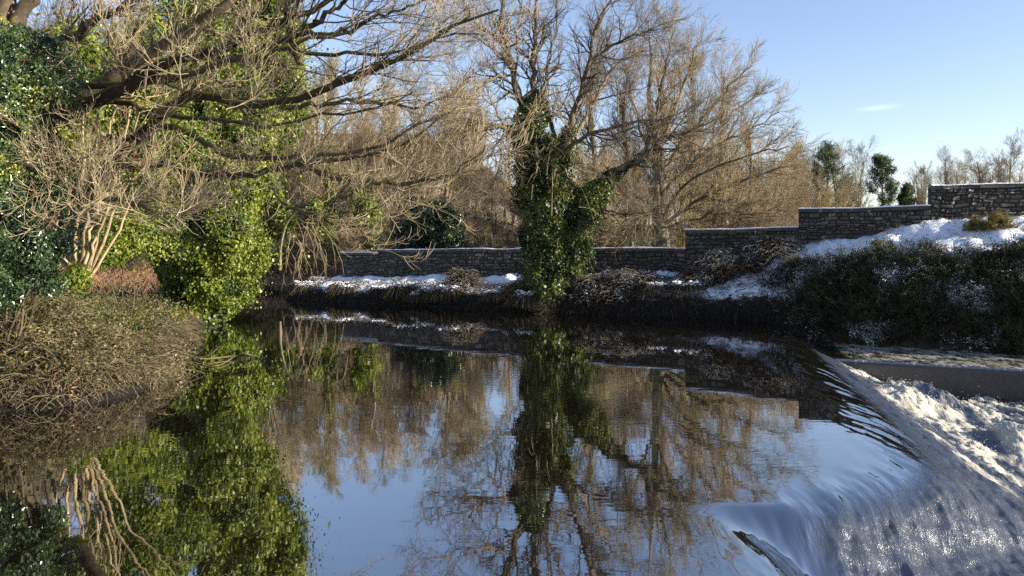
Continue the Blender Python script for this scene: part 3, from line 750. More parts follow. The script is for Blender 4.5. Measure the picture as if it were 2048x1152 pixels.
# pale tufts of upturned twigs low on the left and in the middle
for cx_, cy_, yy, wx_, hh, nn in ((200, 395, 12.6, 130, 60, 42), (290, 330, 12.8, 90, 40, 20), (420, 150, 12.2, 120, 60, 34), (480, 110, 12.2, 110, 40, 18), (130, 330, 12.6, 70, 40, 18), (330, 400, 12.6, 120, 30, 26), (420, 440, 12.8, 120, 30, 16), (230, 60, 13, 100, 40, 14)):
    P0 = np.array([at(cx_ + rng.normal() * wx_ * .5, cy_ + hh * .5 + rng.normal() * hh * .4, yy + rng.normal() * .35) for _ in range(nn * 2 // 5)]); nn = nn * 2 // 5
    d = nrm(rng.normal(size=(nn, 3)) * np.array([1, .6, .35]) + np.array([.25, 0, .2])); K = 7; p = P0; o = [p]
    for k in range(K - 1):
        d = nrm(d + rng.normal(size=d.shape) * .13 + np.array([0, 0, .16])); p = p + d * rng.uniform(.10, .17, (nn, 1)); o.append(p)
    p1 = np.stack(o, 1); r1_ = np.full((nn, 1), .0062) * np.linspace(1, .55, K)
    p2, r2 = grow(p1, r1_, 6, .1, 1, (.4, 1.1), (.3, .85), 6, .17, (.03, 0, .10), .7, .6, .0036)
    p3, r3 = grow(p2, r2, 3, .2, 1, (.3, .9), (.12, .36), 4, .14, (0, 0, .14), .8, .8, .0032)
    tw.tubes(p1, r1_, 5, .6); tw.tubes(p2, r2, 4, rng.uniform(.4, 1, len(p2))); tw.tubes(p3, r3, 3, rng.uniform(.5, 1, len(p3)))
tw.build('crown', M_twig_near, bt, loc=o2)
# withered leaves still hanging on
q = np.concatenate([np.array([at(*c, y) for _ in range(k)]) + rng.normal(size=(k, 3)) * s for c, y, k, s in (((140, 155), 13.6, 50, .25), ((310, 310), 13.2, 70, .3), ((180, 235), 13.4, 30, .2), ((270, 270), 13, 60, .35), ((30, 40), 15, 70, .4), ((150, 8), 13.4, 14, .08))])
dl = MB(); dl.leaves(q, UP[None] * 0 + rng.normal(size=q.shape), .09, .5, .6, 1.2); dl.build('withered_leaves', M_dry, bt, loc=o2)

# ---- multi-stemmed hazel behind the undergrowth on the left bank
hz = empty('hazel', at(165, 545, 17.5), 'multi-stemmed hazel fanning pale stems up from the left bank crest', 'tree')
oh = np.array(hz.location)
hp = []; stp = MB()
for dx, tx, ty, r0 in ((-22, 120, 300, .05), (-14, 165, 290, .07), (-6, 190, 270, .075), (2, 215, 280, .06), (8, 245, 300, .055), (14, 290, 330, .06), (20, 330, 350, .05), (-28, 90, 380, .04), (5, 260, 200, .06)):
    r0 = r0 * .75; P, R = limb([(165 + dx * .5, 560, 17.5), (165 + dx + (tx - 165) * .25, 480, 17.4), (165 + (tx - 165) * .6, 400, 17.2), (tx, ty, 17), (tx + (tx - 165) * .5, ty - 90, 16.6)], r0, r0 * .35, 14, .03)
    stp.tubes(P, R, 7); hp.append((P, R))
stp.build('stems', M_stem, hz, loc=oh)
P = np.stack([a for a, _ in hp]); R = np.stack([b for _, b in hp])
p1, r1_ = grow(P, R, 7, .4, 1, (.35, .9), (.5, 1.5), 7, .17, (0, 0, .06), .28, .4, .005)
p2, r2 = grow(p1, r1_, 4, .2, 1, (.4, .9), (.25, .7), 5, .17, (0, 0, .1), .6, .5, .005)
tw = MB(); tw.tubes(p1, r1_, 4); tw.tubes(p2, r2, 3); tw.build('crown', M_twig_near, hz, loc=oh)

# ---- leafy evergreens on the left bank
def leafy(name, label, cat, parts, mat, dens, size, asp=.6, stemr=.08, root=None, bias=.9, hole_=.36):
    """parts: ellipsoid lobes (px,py,Y, rx,ry,rz metres); leaves spread through the shell of each lobe, on real stems"""
    c0 = at(*parts[0][:3]); gx0 = root if root is not None else np.array([c0[0], c0[1], gz(c0[0], c0[1])])
    e = empty(name, gx0, label, cat); lf = MB(); stm = MB()
    for px, py, Y, rx, ry, rz in parts:
        c = at(px, py, Y); n = int(dens * (rx * ry + ry * rz + rx * rz))
        d = nrm(rng.normal(size=(n, 3))); rad = rng.random(n) ** .33
        q = d * np.array([rx, ry, rz])
        b = fbm((c + q) * 1.9, 3, 3)
        q = q * (rad * (.2 + 1.6 * b))[:, None]
        hole = fbm((c + q) * 2.6, 2, 19) > hole_
        q = (c + q)[hole]; lf.leaves(q, d[hole] + np.array([0, 0, .25]), size, asp, bias, .4)
        P = poly(np.stack([gx0, (gx0 + c) / 2 + rng.normal(size=3) * .2, c + np.array([0, 0, rz * .4])]), 10); R = np.linspace(stemr, stemr * .3, 10)
        p1, r1_ = grow(P[None], R[None], 22, .3, 1, (.5, 1.3), (.4 * rx, 1.0 * rx), 6, .2, (0, 0, .05), .4, .3, .006)
        stm.tubes(P, R, 7); stm.tubes(p1, r1_, 4)
    stm.build('trunk', M_limb, e, loc=gx0); lf.build('crown', mat, e, smooth=False, loc=gx0)
    return e
leafy('holly_tree', 'glossy dark green holly filling the left edge above the bank', 'tree',
      [(10, 300, 13.2, .95, .9, 1.0), (35, 200, 13.4, .9, .9, .8), (60, 110, 13.8, .75, .8, .55), (5, 430, 13, .95, .9, .8), (40, 500, 13, .75, .7, .55), (-60, 200, 13.6, 1.0, 1, 1.4), (-60, 440, 13.2, .9, .9, .9), (85, 470, 13.3, .45, .5, .45), (75, 365, 13.2, .5, .5, .5), (105, 150, 14.2, .5, .6, .5), (20, 555, 12.8, .6, .5, .35), (75, 560, 13.0, .45, .5, .3), (-30, 600, 12.8, .5, .5, .3)],
      M_holly, 6800, .065, .55, .03, hole_=.42)
leafy('ivy_clad_oak', 'oak smothered in yellow-green ivy standing behind the sycamore limbs', 'tree',
      [(230, 200, 22, 1.5, 1.2, 1.6), (300, 120, 22.5, 1.4, 1.2, 1.3), (160, 130, 21, 1.3, 1.1, 1.2), (330, 260, 23, 1.2, 1.1, 1.3), (120, 230, 20, 1.0, .9, 1.1), (270, 330, 22, 1.2, 1, 1.2), (380, 60, 24, 1.3, 1.2, 1.4)], M_ivy2, 2300, .09, .85, .08, root=np.array([at(40, 500, 23)[0], 23., 1.2]))
leafy('ivy_bush', 'yellow-green ivy bush behind the pale hazel stems', 'bush',
      [(255, 480, 21, 1.0, .8, .85), (205, 500, 20, .6, .6, .6), (300, 440, 22, .9, .8, .8), (150, 555, 17, .4, .4, .35)], M_ivy2, 2400, .075, .85, .02)

# fern on the bank crest
fc = at(118, 560, 13.0); fe = empty('fern', fc, 'small green fern arching out below the holly', 'fern')
for k in range(9):
    az = rng.uniform(-.6, 3.6); Ln = rng.uniform(.45, .7); t = np.linspace(0, 1, 16)
    d = np.array([math.cos(az), -abs(math.sin(az)) * .7, 0])
    sp_ = fc + d * (t * Ln)[:, None] + UP * (np.sin(t * 2.3) * .28)[:, None]
    fr_ = MB(); fr_.tubes(sp_, np.linspace(.006, .002, 16), 4)
    side = nrm(np.cross(d, UP))
    for s in (-1, 1):
        for j in range(1, 16):
            w_ = .13 * math.sin(PI * min(1, t[j] * .9 + .1)) + .01; tip = sp_[j] + side * s * w_ + d * .03 - UP * .02
            a, b = sp_[j] - d * .014, sp_[j] + d * .014; fr_.add([a, b, tip + d * .004, tip], [(0, 1, 2, 3)], rng.uniform(.5, .9))
    fr_.build('frond', M_ivy2, fe, loc=fc)

# ------------------------------------------------------------------ woods
def bare_tree(name, label, H, crown, nL1, mats, low=.25, seed=0, ang=(.5, .95), up=.06, n2_=9, n3_=7, n4_=4, tr=.023, ivy=0, twr=.0085, stems=1, cat='tree', group=None, lenf=(.22, .42), flat=None):
    r = np.random.default_rng(seed)
    e = empty(name, (0, 0, 0), label, cat, group)
    tk = MB(); PS = []; RS = []
    for s in range(stems):
        a = r.uniform(0, 2 * PI); sp = 0 if stems == 1 else r.uniform(.15, .4)
        base = np.array([math.cos(a), math.sin(a), 0]) * (.0 if stems == 1 else .25)
        h = H * r.uniform(.85, 1.0)
        pts = [base - UP * .5] + [base + np.array([math.cos(a), math.sin(a), 0]) * sp * h * .5 * t + UP * h * t + r.normal(size=3) * np.array([1, 1, 0]) * H * .012 for t in (.2, .45, .7, .92)]
        P = poly(np.array(pts), 14); R = np.linspace(H * tr, H * tr * .12, 14) / (1 if stems == 1 else 1.7)
        PS.append(P); RS.append(R)
    P = np.stack(PS); R = np.stack(RS); tk.tubes(P, R, 8)
    p1, r1_ = grow(P, R, nL1, low, 1, ang, (H * lenf[0] * crown, H * lenf[1] * crown), 9, .12, (0, 0, up), .5, .25, .02, .45, flat, r=r)
    tk.tubes(p1, r1_, 6)
    tk.build('trunk', mats[0], e)
    p2, r2 = grow(p1, r1_, n2_, .15, 1, (.4, .9), (H * .07, H * .19), 7, .16, (0, 0, up * 1.1), .55, .3, .012, r=r)
    p3, r3 = grow(p2, r2, n3_, .15, 1, (.35, .9), (H * .03, H * .085), 5, .16, (0, 0, up), .65, .5, twr, r=r)
    p4, r4 = grow(p3, r3, n4_, .2, 1, (.3, .8), (H * .015, H * .04), 4, .12, (0, 0, up), .75, .7, twr * .8, r=r)
    cw = MB(); cw.tubes(p2, r2, 4); cw.tubes(p3, r3, 3); cw.tubes(p4, r4, 3)
    cw.build('crown', mats[1], e)
    if ivy:
        iv = MB()
        q, v = scatter_on(P[0], np.linspace(.75, .35, 14), ivy, .5, 1.3, r=r)
        q = q[q[:, 2] < H * .62] if ivy < 3800 else q; v = nrm(r.normal(size=q.shape) + np.array([0, 0, .2])); iv.leaves(q, v, .17, .85, 1, .6, r=r); iv.build('ivy', M_ivy2, e)
    return e

BG = (M_bgtrunk, M_bgtwig)
V = {}
V['ash'] = lambda n, l, g: bare_tree(n, l, 15, 1.0, 16, BG, .28, 11, group=g)
V['tall'] = lambda n, l, g: bare_tree(n, l, 17, .72, 20, BG, .25, 12, (.3, .65), .10, group=g)
V['round'] = lambda n, l, g: bare_tree(n, l, 15, 1.15, 18, BG, .35, 13, (.5, 1.15), .05, n2_=10, n3_=8, n4_=5, group=g)
V['multi'] = lambda n, l, g: bare_tree(n, l, 12, .9, 9, BG, .2, 14, (.35, .8), .08, stems=4, n2_=7, n3_=7, n4_=3, group=g)
V['ivyash'] = lambda n, l, g: bare_tree(n, l, 15, .9, 15, BG, .35, 15, ivy=3200, group=g)
V['russet'] = lambda n, l, g: bare_tree(n, l, 12, 1.0, 15, (M_bgtrunk, M_redtwig), .2, 16, (.4, .9), .07, group=g)
V['sapling'] = lambda n, l, g: bare_tree(n, l, 9, .75, 14, BG, .12, 17, (.3, .7), .1, tr=.011, n2_=7, n3_=6, n4_=3, twr=.009, group=g)
V['shrub'] = lambda n, l, g: bare_tree(n, l, 5, 1.1, 9, BG, .05, 18, (.35, .9), .04, stems=6, n2_=7, n3_=5, n4_=3, tr=.012, twr=.009, cat='shrub', group=g)
proto = {}
def plant(kind, px, Y, top, label, group=None, name=None, base=None, wide=1.0):
    """stands a tree whose crown top reaches image row `top` as seen in the photograph"""
    H0 = {'ash': 15, 'tall': 17, 'round': 15, 'multi': 12, 'ivyash': 15, 'russet': 12, 'sapling': 9, 'shrub': 5}[kind]
    x = (px - CX) * Y / F; zg = float(gz(x, Y)) if base is None else base
    h = CAMZ + (HY - top) * Y / F - zg; s = h / (H0 * 1.04)
    nm = name or {'ash': 'ash_tree', 'tall': 'poplar_tree', 'round': 'oak_tree', 'multi': 'alder_tree', 'ivyash': 'ivy_clad_tree', 'russet': 'birch_tree', 'sapling': 'sapling', 'shrub': 'bare_shrub'}[kind]
    if kind not in proto:
        o = V[kind](nm, label, group); proto[kind] = o
        o.location = (x, Y, zg); o.rotation_euler = (0, 0, rng.uniform(0, 6.28)); o.scale = (s * wide, s * wide, s)
    else:
        o = dup(proto[kind], (x, Y, zg), rng.uniform(0, 6.28), (s * wide, s * wide, s), label, group); o.name = nm
    return o

# the wide beech behind the wall, to the right of the ivy-clad ash
YB = 44.0
be = empty('beech_tree', (*at(1325, 480, YB)[:2], 1.2), 'wide bare beech behind the wall, low limbs fanning out to the right', 'tree')
ob = np.array([*at(1325, 480, YB)[:2], 1.2])
tk = MB(); P, R = limb([(1325, 560, YB), (1328, 480, YB), (1318, 420, YB), (1312, 360, YB), (1310, 290, YB), (1300, 200, YB), (1302, 110, YB), (1296, 40, YB)], .45, .02, 16, .04); tk.tubes(P, R, 10)
tk.build('trunk', M_bgtrunk, be, loc=ob)
LB = [([(1325, 450, YB), (1380, 410, YB - 1), (1440, 380, YB - 1.5), (1510, 352, YB - 2), (1575, 330, YB - 2.4)], .17), ([(1328, 470, YB), (1390, 440, YB + .6), (1450, 412, YB + 1), (1530, 405, YB + 1.4), (1590, 372, YB + 1.8)], .15),
      ([(1318, 400, YB), (1370, 340, YB - .6), (1430, 290, YB - 1), (1500, 260, YB - 1.4), (1560, 225, YB - 1.8)], .16), ([(1314, 360, YB), (1360, 290, YB + 1), (1410, 230, YB + 1.5), (1450, 180, YB + 2), (1490, 140, YB + 2)], .16),
      ([(1316, 420, YB), (1275, 390, YB - 1), (1230, 370, YB - 1.5), (1180, 330, YB - 2)], .13), ([(1312, 340, YB), (1285, 270, YB + 1), (1262, 190, YB + 1.4), (1250, 110, YB + 1.8)], .14),
      ([(1312, 320, YB), (1345, 220, YB - .5), (1372, 150, YB - .8), (1395, 85, YB - 1)], .15), ([(1310, 280, YB), (1318, 190, YB - 1), (1335, 120, YB - 1.4), (1345, 60, YB - 1.8)], .13),
      ([(1320, 440, YB), (1360, 380, YB - 2), (1420, 340, YB - 3), (1500, 310, YB - 4), (1580, 290, YB - 4.5)], .13), ([(1322, 430, YB), (1280, 430, YB - 2), (1230, 440, YB - 2.5), (1190, 420, YB - 3)], .1),
      ([(1325, 460, YB), (1400, 432, YB - 2), (1480, 430, YB - 3), (1560, 420, YB - 3.5)], .1), ([(1316, 380, YB), (1390, 320, YB + 2), (1470, 225, YB + 2.6), (1520, 190, YB + 3)], .13)]
tw = MB()
for pts, r0 in LB:
    P, R = limb(pts, r0 * .75, .025, 16, .06); lb = MB(); lb.tubes(P, R, 6); lb.build('limb', M_mid, be, loc=ob)
    p1, r1_ = grow(P[None], R[None], 22, .1, 1, (.25, .75), (1.2, 3.4), 7, .13, (.03, 0, .05), .5, .3, .012)
    p2, r2 = grow(p1, r1_, 10, .15, 1, (.3, .8), (.6, 1.7), 6, .14, (.02, 0, .06), .6, .4, .009)
    p3, r3 = grow(p2, r2, 5, .2, 1, (.3, .7), (.3, .8), 4, .1, (0, 0, .08), .7, .6, .0075)
    tw.tubes(p1, r1_, 4); tw.tubes(p2, r2, 3); tw.tubes(p3, r3, 3)
tw.build('crown', M_bgtwig, be, loc=ob)

GW = 'bare trees in the wood behind the wall'
# singled-out trees of the wood
plant('round', 892, 66, 190, 'round-headed bare tree rising above the wood left of the ivy-clad ash', wide=.9)
plant('tall', 1185, 60, 60, 'slender upright bare tree just right of the ivy-clad ash trunk', wide=.9)
plant('tall', 1250, 64, 85, 'slender upright tree close behind the left of the beech', wide=.9)
plant('tall', 1385, 62, 70, 'tallest bare tree behind the beech, straight upright crown', wide=.95)
plant('tall', 1445, 66, 105, 'upright bare tree on the right shoulder of the beech crown', wide=.9)
plant('tall', 1320, 70, 95, 'upright bare tree directly behind the beech trunk', wide=.9)
plant('ash', 1500, 66, 200, 'bare tree filling in behind the right side of the beech crown')
plant('multi', 1555, 64, 270, 'many-stemmed bare tree where the beech crown tapers to the right')
plant('ivyash', 540, 56, 150, 'tree with pale green ivy up its trunk, right beside the draped ivy tree')
plant('ivyash', 655, 58, 190, 'tree with ivy-green trunk above the left end of the wall')
plant('ivyash', 745, 60, 250, 'ivy-green trunked tree above the low first step of the wall')
plant('sapling', 785, 50, 330, 'thin upright sapling close behind the wall, left of the laurel')
for k, (px, Y, top) in enumerate(((1100, 56, 330), (1215, 50, 300), (1255, 48, 280), (1180, 47, 320), (1405, 52, 330), (1290, 47, 330), (1365, 49, 340), (1440, 50, 350))):
    plant('sapling', px, Y, top, 'thin pale upright sapling among the stems below the beech crown', 'saplings behind the wall under the beech')
for px, Y, top in ((590, 78, 215), (630, 72, 240), (690, 80, 205), (720, 70, 260), (770, 84, 215), (820, 74, 235), (850, 82, 240), (935, 80, 245), (975, 72, 330), (1010, 78, 320), (560, 66, 280), (1050, 66, 300), (800, 64, 330), (930, 62, 360), (700, 62, 330), (610, 60, 330)):
    plant(['ash', 'multi', 'round', 'russet'][int(rng.integers(4))], px, Y, top, 'bare brown tree in the wood between the draped ivy tree and the ivy-clad ash', 'bare trees of the wood left of the ivy-clad ash', name='bare_tree')
for px, Y, top in ((400, 70, 60), (330, 66, 30), (250, 64, 0), (180, 60, 10), (100, 58, -20), (500, 74, 190), (450, 62, 260), (280, 56, 260), (200, 55, 300), (120, 54, 280), (40, 56, 60), (360, 56, 330)):
    plant(['ash', 'multi', 'round', 'ivyash'][int(rng.integers(4))], px, Y, top, 'bare tree beyond the inlet, glimpsed behind the sycamore limbs', 'bare trees beyond the inlet', name='bare_tree')
for px, Y, top in ((1480, 60, 320), (1530, 62, 330), (1580, 66, 320), (1615, 62, 325), (1640, 72, 330), (1690, 66, 350), (1600, 76, 310), (1720, 72, 355), (1560, 58, 350), (1660, 60, 370)):
    plant(['russet', 'multi', 'sapling'][int(rng.integers(3))], px, Y, top, 'warm brown bare tree in the thicket behind the upper wall, right of the beech', 'bare trees behind the upper wall', name='bare_tree')
plant('multi', 1845, 78, 330, 'low bare tree beyond the wall where the top step begins')
plant('tall', 1892, 76, 300, 'slim bare tree above the left end of the highest wall section')
plant('ash', 1955, 80, 290, 'spreading bare tree above the middle of the highest wall section')
plant('round', 2022, 78, 280, 'broad bare tree above the highest wall section at the right edge', wide=.9)
plant('multi', 1985, 84, 320, 'small bare tree between the two larger ones above the highest wall section')
plant('multi', 1925, 88, 320, 'distant small bare tree between the slim and the spreading one on the skyline')

for k, (px, Y) in enumerate([(x_, y_) for x_ in np.linspace(560, 1060, 15) for y_ in (70, 88)]):
    px = px + rng.normal() * 12; Yk = Y + rng.normal() * 4
    plant(['multi', 'ivyash', 'round', 'ash', 'russet'][k % 5], px, Yk, np.interp(px, [560, 890, 960, 1060], [250, 250, 330, 330]) + rng.normal() * 25, 'bare brown tree in the wood between the draped ivy tree and the ivy-clad ash', 'bare trees of the wood left of the ivy-clad ash', name='bare_tree')
for k, px in enumerate(np.linspace(1140, 1620, 16)):
    plant(['multi', 'russet', 'sapling', 'ash'][k % 4], px + rng.normal() * 8, 66 + rng.normal() * 7, 320 + rng.normal() * 25, 'bare brown tree in the thick of the wood behind the beech', 'bare trees of the wood behind the beech', name='bare_tree')
for k, px in enumerate((1840, 1870, 1905, 1935, 1975, 2040)):
    plant(['multi', 'ash'][k % 2], px, 92, 335 + rng.normal() * 8, 'low distant bare tree filling the skyline above the highest wall section', 'low skyline trees above the highest wall section', name='bare_tree')

for k, px in enumerate(np.linspace(570, 1060, 15)):
    plant(['multi', 'russet', 'sapling'][k % 3], px + rng.normal() * 10, 61 + rng.normal() * 2, 365 + rng.normal() * 25, 'bare brown tree in the wood between the draped ivy tree and the ivy-clad ash', 'bare trees of the wood left of the ivy-clad ash', name='bare_tree')
for k, px in enumerate(np.linspace(1150, 1680, 16)):
    plant(['multi', 'russet'][k % 2], px + rng.normal() * 8, 57 + rng.normal() * 3, 385 + rng.normal() * 20, 'bare brown tree in the thick of the wood behind the beech', 'bare trees of the wood behind the beech', name='bare_tree')
# far wood: reads as one mass
fw = MB()
base_o = proto['ash']; cm = [c.data for c in base_o.children]
def raw(me):
    v = np.empty(len(me.vertices) * 3, np.float32); me.vertices.foreach_get('co', v)
    f = np.empty(len(me.loops), np.int32); me.loops.foreach_get('vertex_index', f); return v.reshape(-1, 3), f.reshape(-1, 4)
for nm, cnt in (('multi', 46), ('russet', 34)):
    vv, ff = zip(*[raw(c.data) for c in proto[nm].children])
    for k in range(cnt):
        px = rng.uniform(-150, 1750); Yf = rng.uniform(88, 125); x = (px - CX) * Yf / F
        s = rng.uniform(.8, 1.25) * np.interp(px, [0, 900, 1100, 1750], [1.1, .85, .9, .8]); a = rng.uniform(0, 6.28); ca, sa = math.cos(a), math.sin(a)
        for v_, f_ in zip(vv, ff):
            q = np.stack([v_[:, 0] * ca - v_[:, 1] * sa, v_[:, 0] * sa + v_[:, 1] * ca, v_[:, 2]], -1) * s + np.array([x, Yf, gz(x, Yf)])
            fw.add(q, f_, rng.random())
tag(fw.build('woodland', M_bgtwig), kind='stuff')

# pines and laurel
def pine(px, Y, top, label, H=11, seed=1, lean=0):
    r = np.random.default_rng(seed); x = (px - CX) * Y / F; zg = float(gz(x, Y)); H = CAMZ + (HY - top) * Y / F - zg
    e = empty('pine_tree', (x, Y, zg), label, 'tree'); tk = MB()
    P = poly(np.array([(0, 0, -.5), (.05 * H * lean, 0, H * .4), (.02, .1, H * .75), (0, 0, H)]), 14); R = np.linspace(H * .02, .02, 14); tk.tubes(P, R, 8)
    p1, r1_ = grow(P[None], R[None], 36, .2, 1, (.8, 1.45), (H * .22, H * .42), 7, .12, (0, 0, .07), .4, .3, .012, .78, r=r); tk.tubes(p1, r1_, 5)
    tk.build('trunk', M_bgtrunk, e)
    p2, r2 = grow(p1, r1_, 11, .2, 1, (.4, 1.0), (H * .08, H * .17), 4, .12, (0, 0, .15), .5, .5, .008, r=r)
    nd_ = MB(); c = p2[:, 1:].reshape(-1, 3); c = np.repeat(c, 9, 0); c = c + r.normal(size=c.shape) * .12
    nd_.leaves(c, r.normal(size=c.shape) + UP * .4, .26, .2, .8, -.4, r=r); nd_.build('crown', M_pine, e, smooth=False)
    return e
pine(1765, 74, 322, 'dark green pine standing alone against the sky beyond the wall', seed=3)
pine(1655, 80, 303, 'taller pine half hidden behind brown trees right of the beech', seed=4)
pine(1812, 70, 378, 'small pine low beside the lone pine, just left of the top wall step', seed=5)
leafy('laurel_bush', 'rounded dark evergreen laurel bush behind the lower wall', 'bush', [(858, 465, 50, 2.0, 1.5, 1.9), (885, 445, 50.5, 1.3, 1.2, 1.5), (825, 485, 49.5, 1.3, 1.2, 1.3), (895, 490, 49, 1.3, 1, 1.3)], M_laurel, 800, .2, .6, .1)
for px, py, Y, rx, rz, lab in ((735, 440, 57, .8, 1.5, 'ivy-green thicket above the first low step of the wall'), (650, 455, 56, .7, 1.0, 'ivy-green thicket left of the wall end above the russet bank'), (570, 440, 55, .6, 1.3, 'ivy-green thicket beyond the inlet next to the draped ivy tree'), (1215, 470, 47, .5, .8, 'small green ivy clump behind the wall just right of the ivy-clad ash'), (460, 470, 54, 1.6, 1.6, 'ivy-green thicket beyond the inlet behind the draped ivy tree')):
    leafy('ivy_thicket', lab, 'bush', [(px, py, Y, rx * 1.5, 1.2, rz * 1.3), (px - 18, py - 40, Y + 1, rx * .9, 1, rz * .9), (px + 12, py + 35, Y - .5, rx * .8, .8, rz * .6)], M_ivy2, 420, .2, .85, .06)
for px, Y, top in ((590, 53.5, 470), (540, 53, 480), (500, 54, 470), (640, 53.5, 465), (700, 55, 455), (950, 50, 450), (1000, 49, 455), (1040, 50, 445), (760, 53, 450), (910, 52, 440), (250, 52, 460), (200, 52, 470), (300, 53, 450), (1230, 45, 430), (1150, 46, 440), (1400, 44, 420), (1480, 46, 400), (1540, 44, 405), (1450, 42, 425)):
    plant('shrub', px, Y, top, 'leafless brown shrub low in the wood between the taller trunks', 'bare shrubs at the foot of the wood', wide=1.3)

# evergreen trees on the bank beyond the right edge: they keep the gorse bank in shade
for (x, y, s) in ((30.5, 17, 1.0), (33, 20.5, 1.15), (31.5, 23.5, 1.0)):
    pass

# ------------------------------------------------------------------ undergrowth
def arcs(x, y, h, ln, n, K=7, r0=.006, droop=1.0, az=None, zoff=0.0):
    a = rng.uniform(0, 2 * PI, n) if az is None else az + rng.normal(size=n) * .8
    L = rng.uniform(.5, 1, n) * ln; hh = rng.uniform(.3, 1, n) * h
    t = np.linspace(0, 1, K)[None]
    d = np.stack([np.cos(a), np.sin(a)], -1)
    P = np.empty((n, K, 3)); P[:, :, 0] = x[:, None] + d[:, :1] * t * L[:, None]; P[:, :, 1] = y[:, None] + d[:, 1:] * t * L[:, None]
    P[:, :, 2] = gz(x, y)[:, None] + zoff + hh[:, None] * (2.6 * t - 2.4 * droop * t * t)
    P[:, 1:] += np.cumsum(rng.normal(size=(n, K - 1, 3)) * .018 * ln, 1)
    return P, np.full((n, 1), r0) * np.linspace(1, .5, K)[None] * rng.uniform(.6, 1.3, (n, 1))

def pick(n, cond, box):
    xs = rng.uniform(box[0], box[1], n * 6); ys = rng.uniform(box[2], box[3], n * 6)
    dr, _, _ = seg_dist(xs, ys, RIVER, True); dr = np.where(inside(xs, ys, RIVER), -dr, dr)
    m = cond(xs, ys, dr); return xs[m][:n], ys[m][:n], dr[m][:n]

# near left bank
ug = MB()
x, y, dr = pick(2100, lambda x, y, d: (d > .25) & (d < 1.7) & (x < -5) , (-14, -5, 9, 30))
P, R = arcs(x, y, .34, .7, len(x), 8, .0062, 1.0); ug.tubes(P, R, 3)
x, y, dr = pick(3600, lambda x, y, d: (d > .0) & (d < .7) & (x < -5) , (-13, -5, 9, 26))
P, R = arcs(x, y, .32, .75, len(x), 8, .007, 1.15); lo_ = MB(); lo_.tubes(P, R, 3); x, y, dr = pick(2000, lambda x, y, d: (d > .08) & (d < .5) & (x < -5), (-13, -5, 9, 26))
P, R = arcs(x, y, .2, .55, len(x), 8, .0065, 1.75, az=np.full(len(x), -.95), zoff=.06); lo_.tubes(P, R, 3)
tag(lo_.build('bank_edge_brambles', bark('edge_bramble_stem', (.02, .015, .01), (.17, .13, .08), scale=2, vary=.9)), kind='stuff')
x, y, dr = pick(1300, lambda x, y, d: (d > 1.2) & (d < 6), (-18, -6, 9, 29))
P, R = arcs(x, y, .25, .6, len(x), 6, .005); ug.tubes(P, R, 3)
tag(ug.build('bramble_undergrowth', M_bramble), kind='stuff')
gl = MB()
x, y, dr = pick(60000, lambda x, y, d: (d > .05) & (d < 6.5) & (x < -5), (-18, -5, 9, 31))
z = gz(x, y) + .05 + np.abs(rng.normal(size=len(x))) * .30 * sstep(.0, .8, dr) * (.4 + 1.3 * n2(x, y, 1.1, 3, 44))
q = np.stack([x, y, z], -1); gl.leaves(q, np.tile(np.array([.3, -.5, .8]), (len(q), 1)), .07, .75, 1.2, .4, a=np.clip(rng.random(len(q)) * .6 + .7 * (n2(x, y, .8, 3, 40) - .3), 0, 1))
tag(gl.build('bank_leaves', M_bankleaf, smooth=False), kind='stuff')
dd = MB(); x, y, dr = pick(14000, lambda x, y, d: (d > .05) & (d < 5) & (x < -5) & (n2(x, y, .7, 3, 70) > .5), (-16, -5, 9, 31))
q = np.stack([x, y, gz(x, y) + .05 + np.abs(rng.normal(size=len(x))) * .16], -1); dd.leaves(q, np.tile(np.array([.3, -.5, .8]), (len(q), 1)), .075, .5, 1.0, .4)
tag(dd.build('dead_leaves', M_dry, smooth=False), kind='stuff')
# ivy trailing on the crest towards the tip
gi = MB(); x, y, dr = pick(5000, lambda x, y, d: (d > .1) & (d < 3) & (x < -7) & (y > 18.5), (-14, -7, 18, 31))
q = np.stack([x, y, gz(x, y) + np.abs(rng.normal(size=len(x))) * .18], -1); gi.leaves(q, np.tile(UP, (len(q), 1)), .11, .85, 1, .4)
tag(gi.build('ground_ivy', M_ivy2, smooth=False), kind='stuff')

# far bank: dead grass and brambles hanging over the water, half under snow
fb_ = MB()
x, y, dr = pick(8500, lambda x, y, d: (d > .0) & (d < .8) & (x > -13.2) & (y > 28), (-13.2, 10.4, 28, 45))
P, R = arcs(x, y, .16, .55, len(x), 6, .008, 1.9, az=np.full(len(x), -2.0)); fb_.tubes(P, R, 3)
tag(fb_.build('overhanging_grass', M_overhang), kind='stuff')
sb = MB()
x, y, dr = pick(1500, lambda x, y, d: (d > .3) & (d < 2.8) & (x > -13) & (x < 6) & (y > 29), (-13, 10.2, 29, 45))
P, R = arcs(x, y, .35, .7, len(x), 7, .012); sb.tubes(P, R, 4)
x, y, dr = pick(700, lambda x, y, d: (d > .3) & (d < 2.8) & (x > 6) & (x < 10.3) & (y > 29), (6, 10.3, 29, 34))
P, R = arcs(x, y, .2, .6, len(x), 7, .009); sb.tubes(P, R, 4)
tag(sb.build('snowy_undergrowth', M_bramble_snow), kind='stuff')
rbk = MB(); x, y, dr = pick(5200, lambda x, y, d: (d > -.4) & (d < 2.4) & (x > 9.9) & (x < .76 * y + 1), (9.9, 24, 15, 31))
P, R = arcs(x, y, .5, .7, len(x), 7, .009); rbk.tubes(P, R, 3); tag(rbk.build('bank_foot_brambles', M_overhang), kind='stuff')
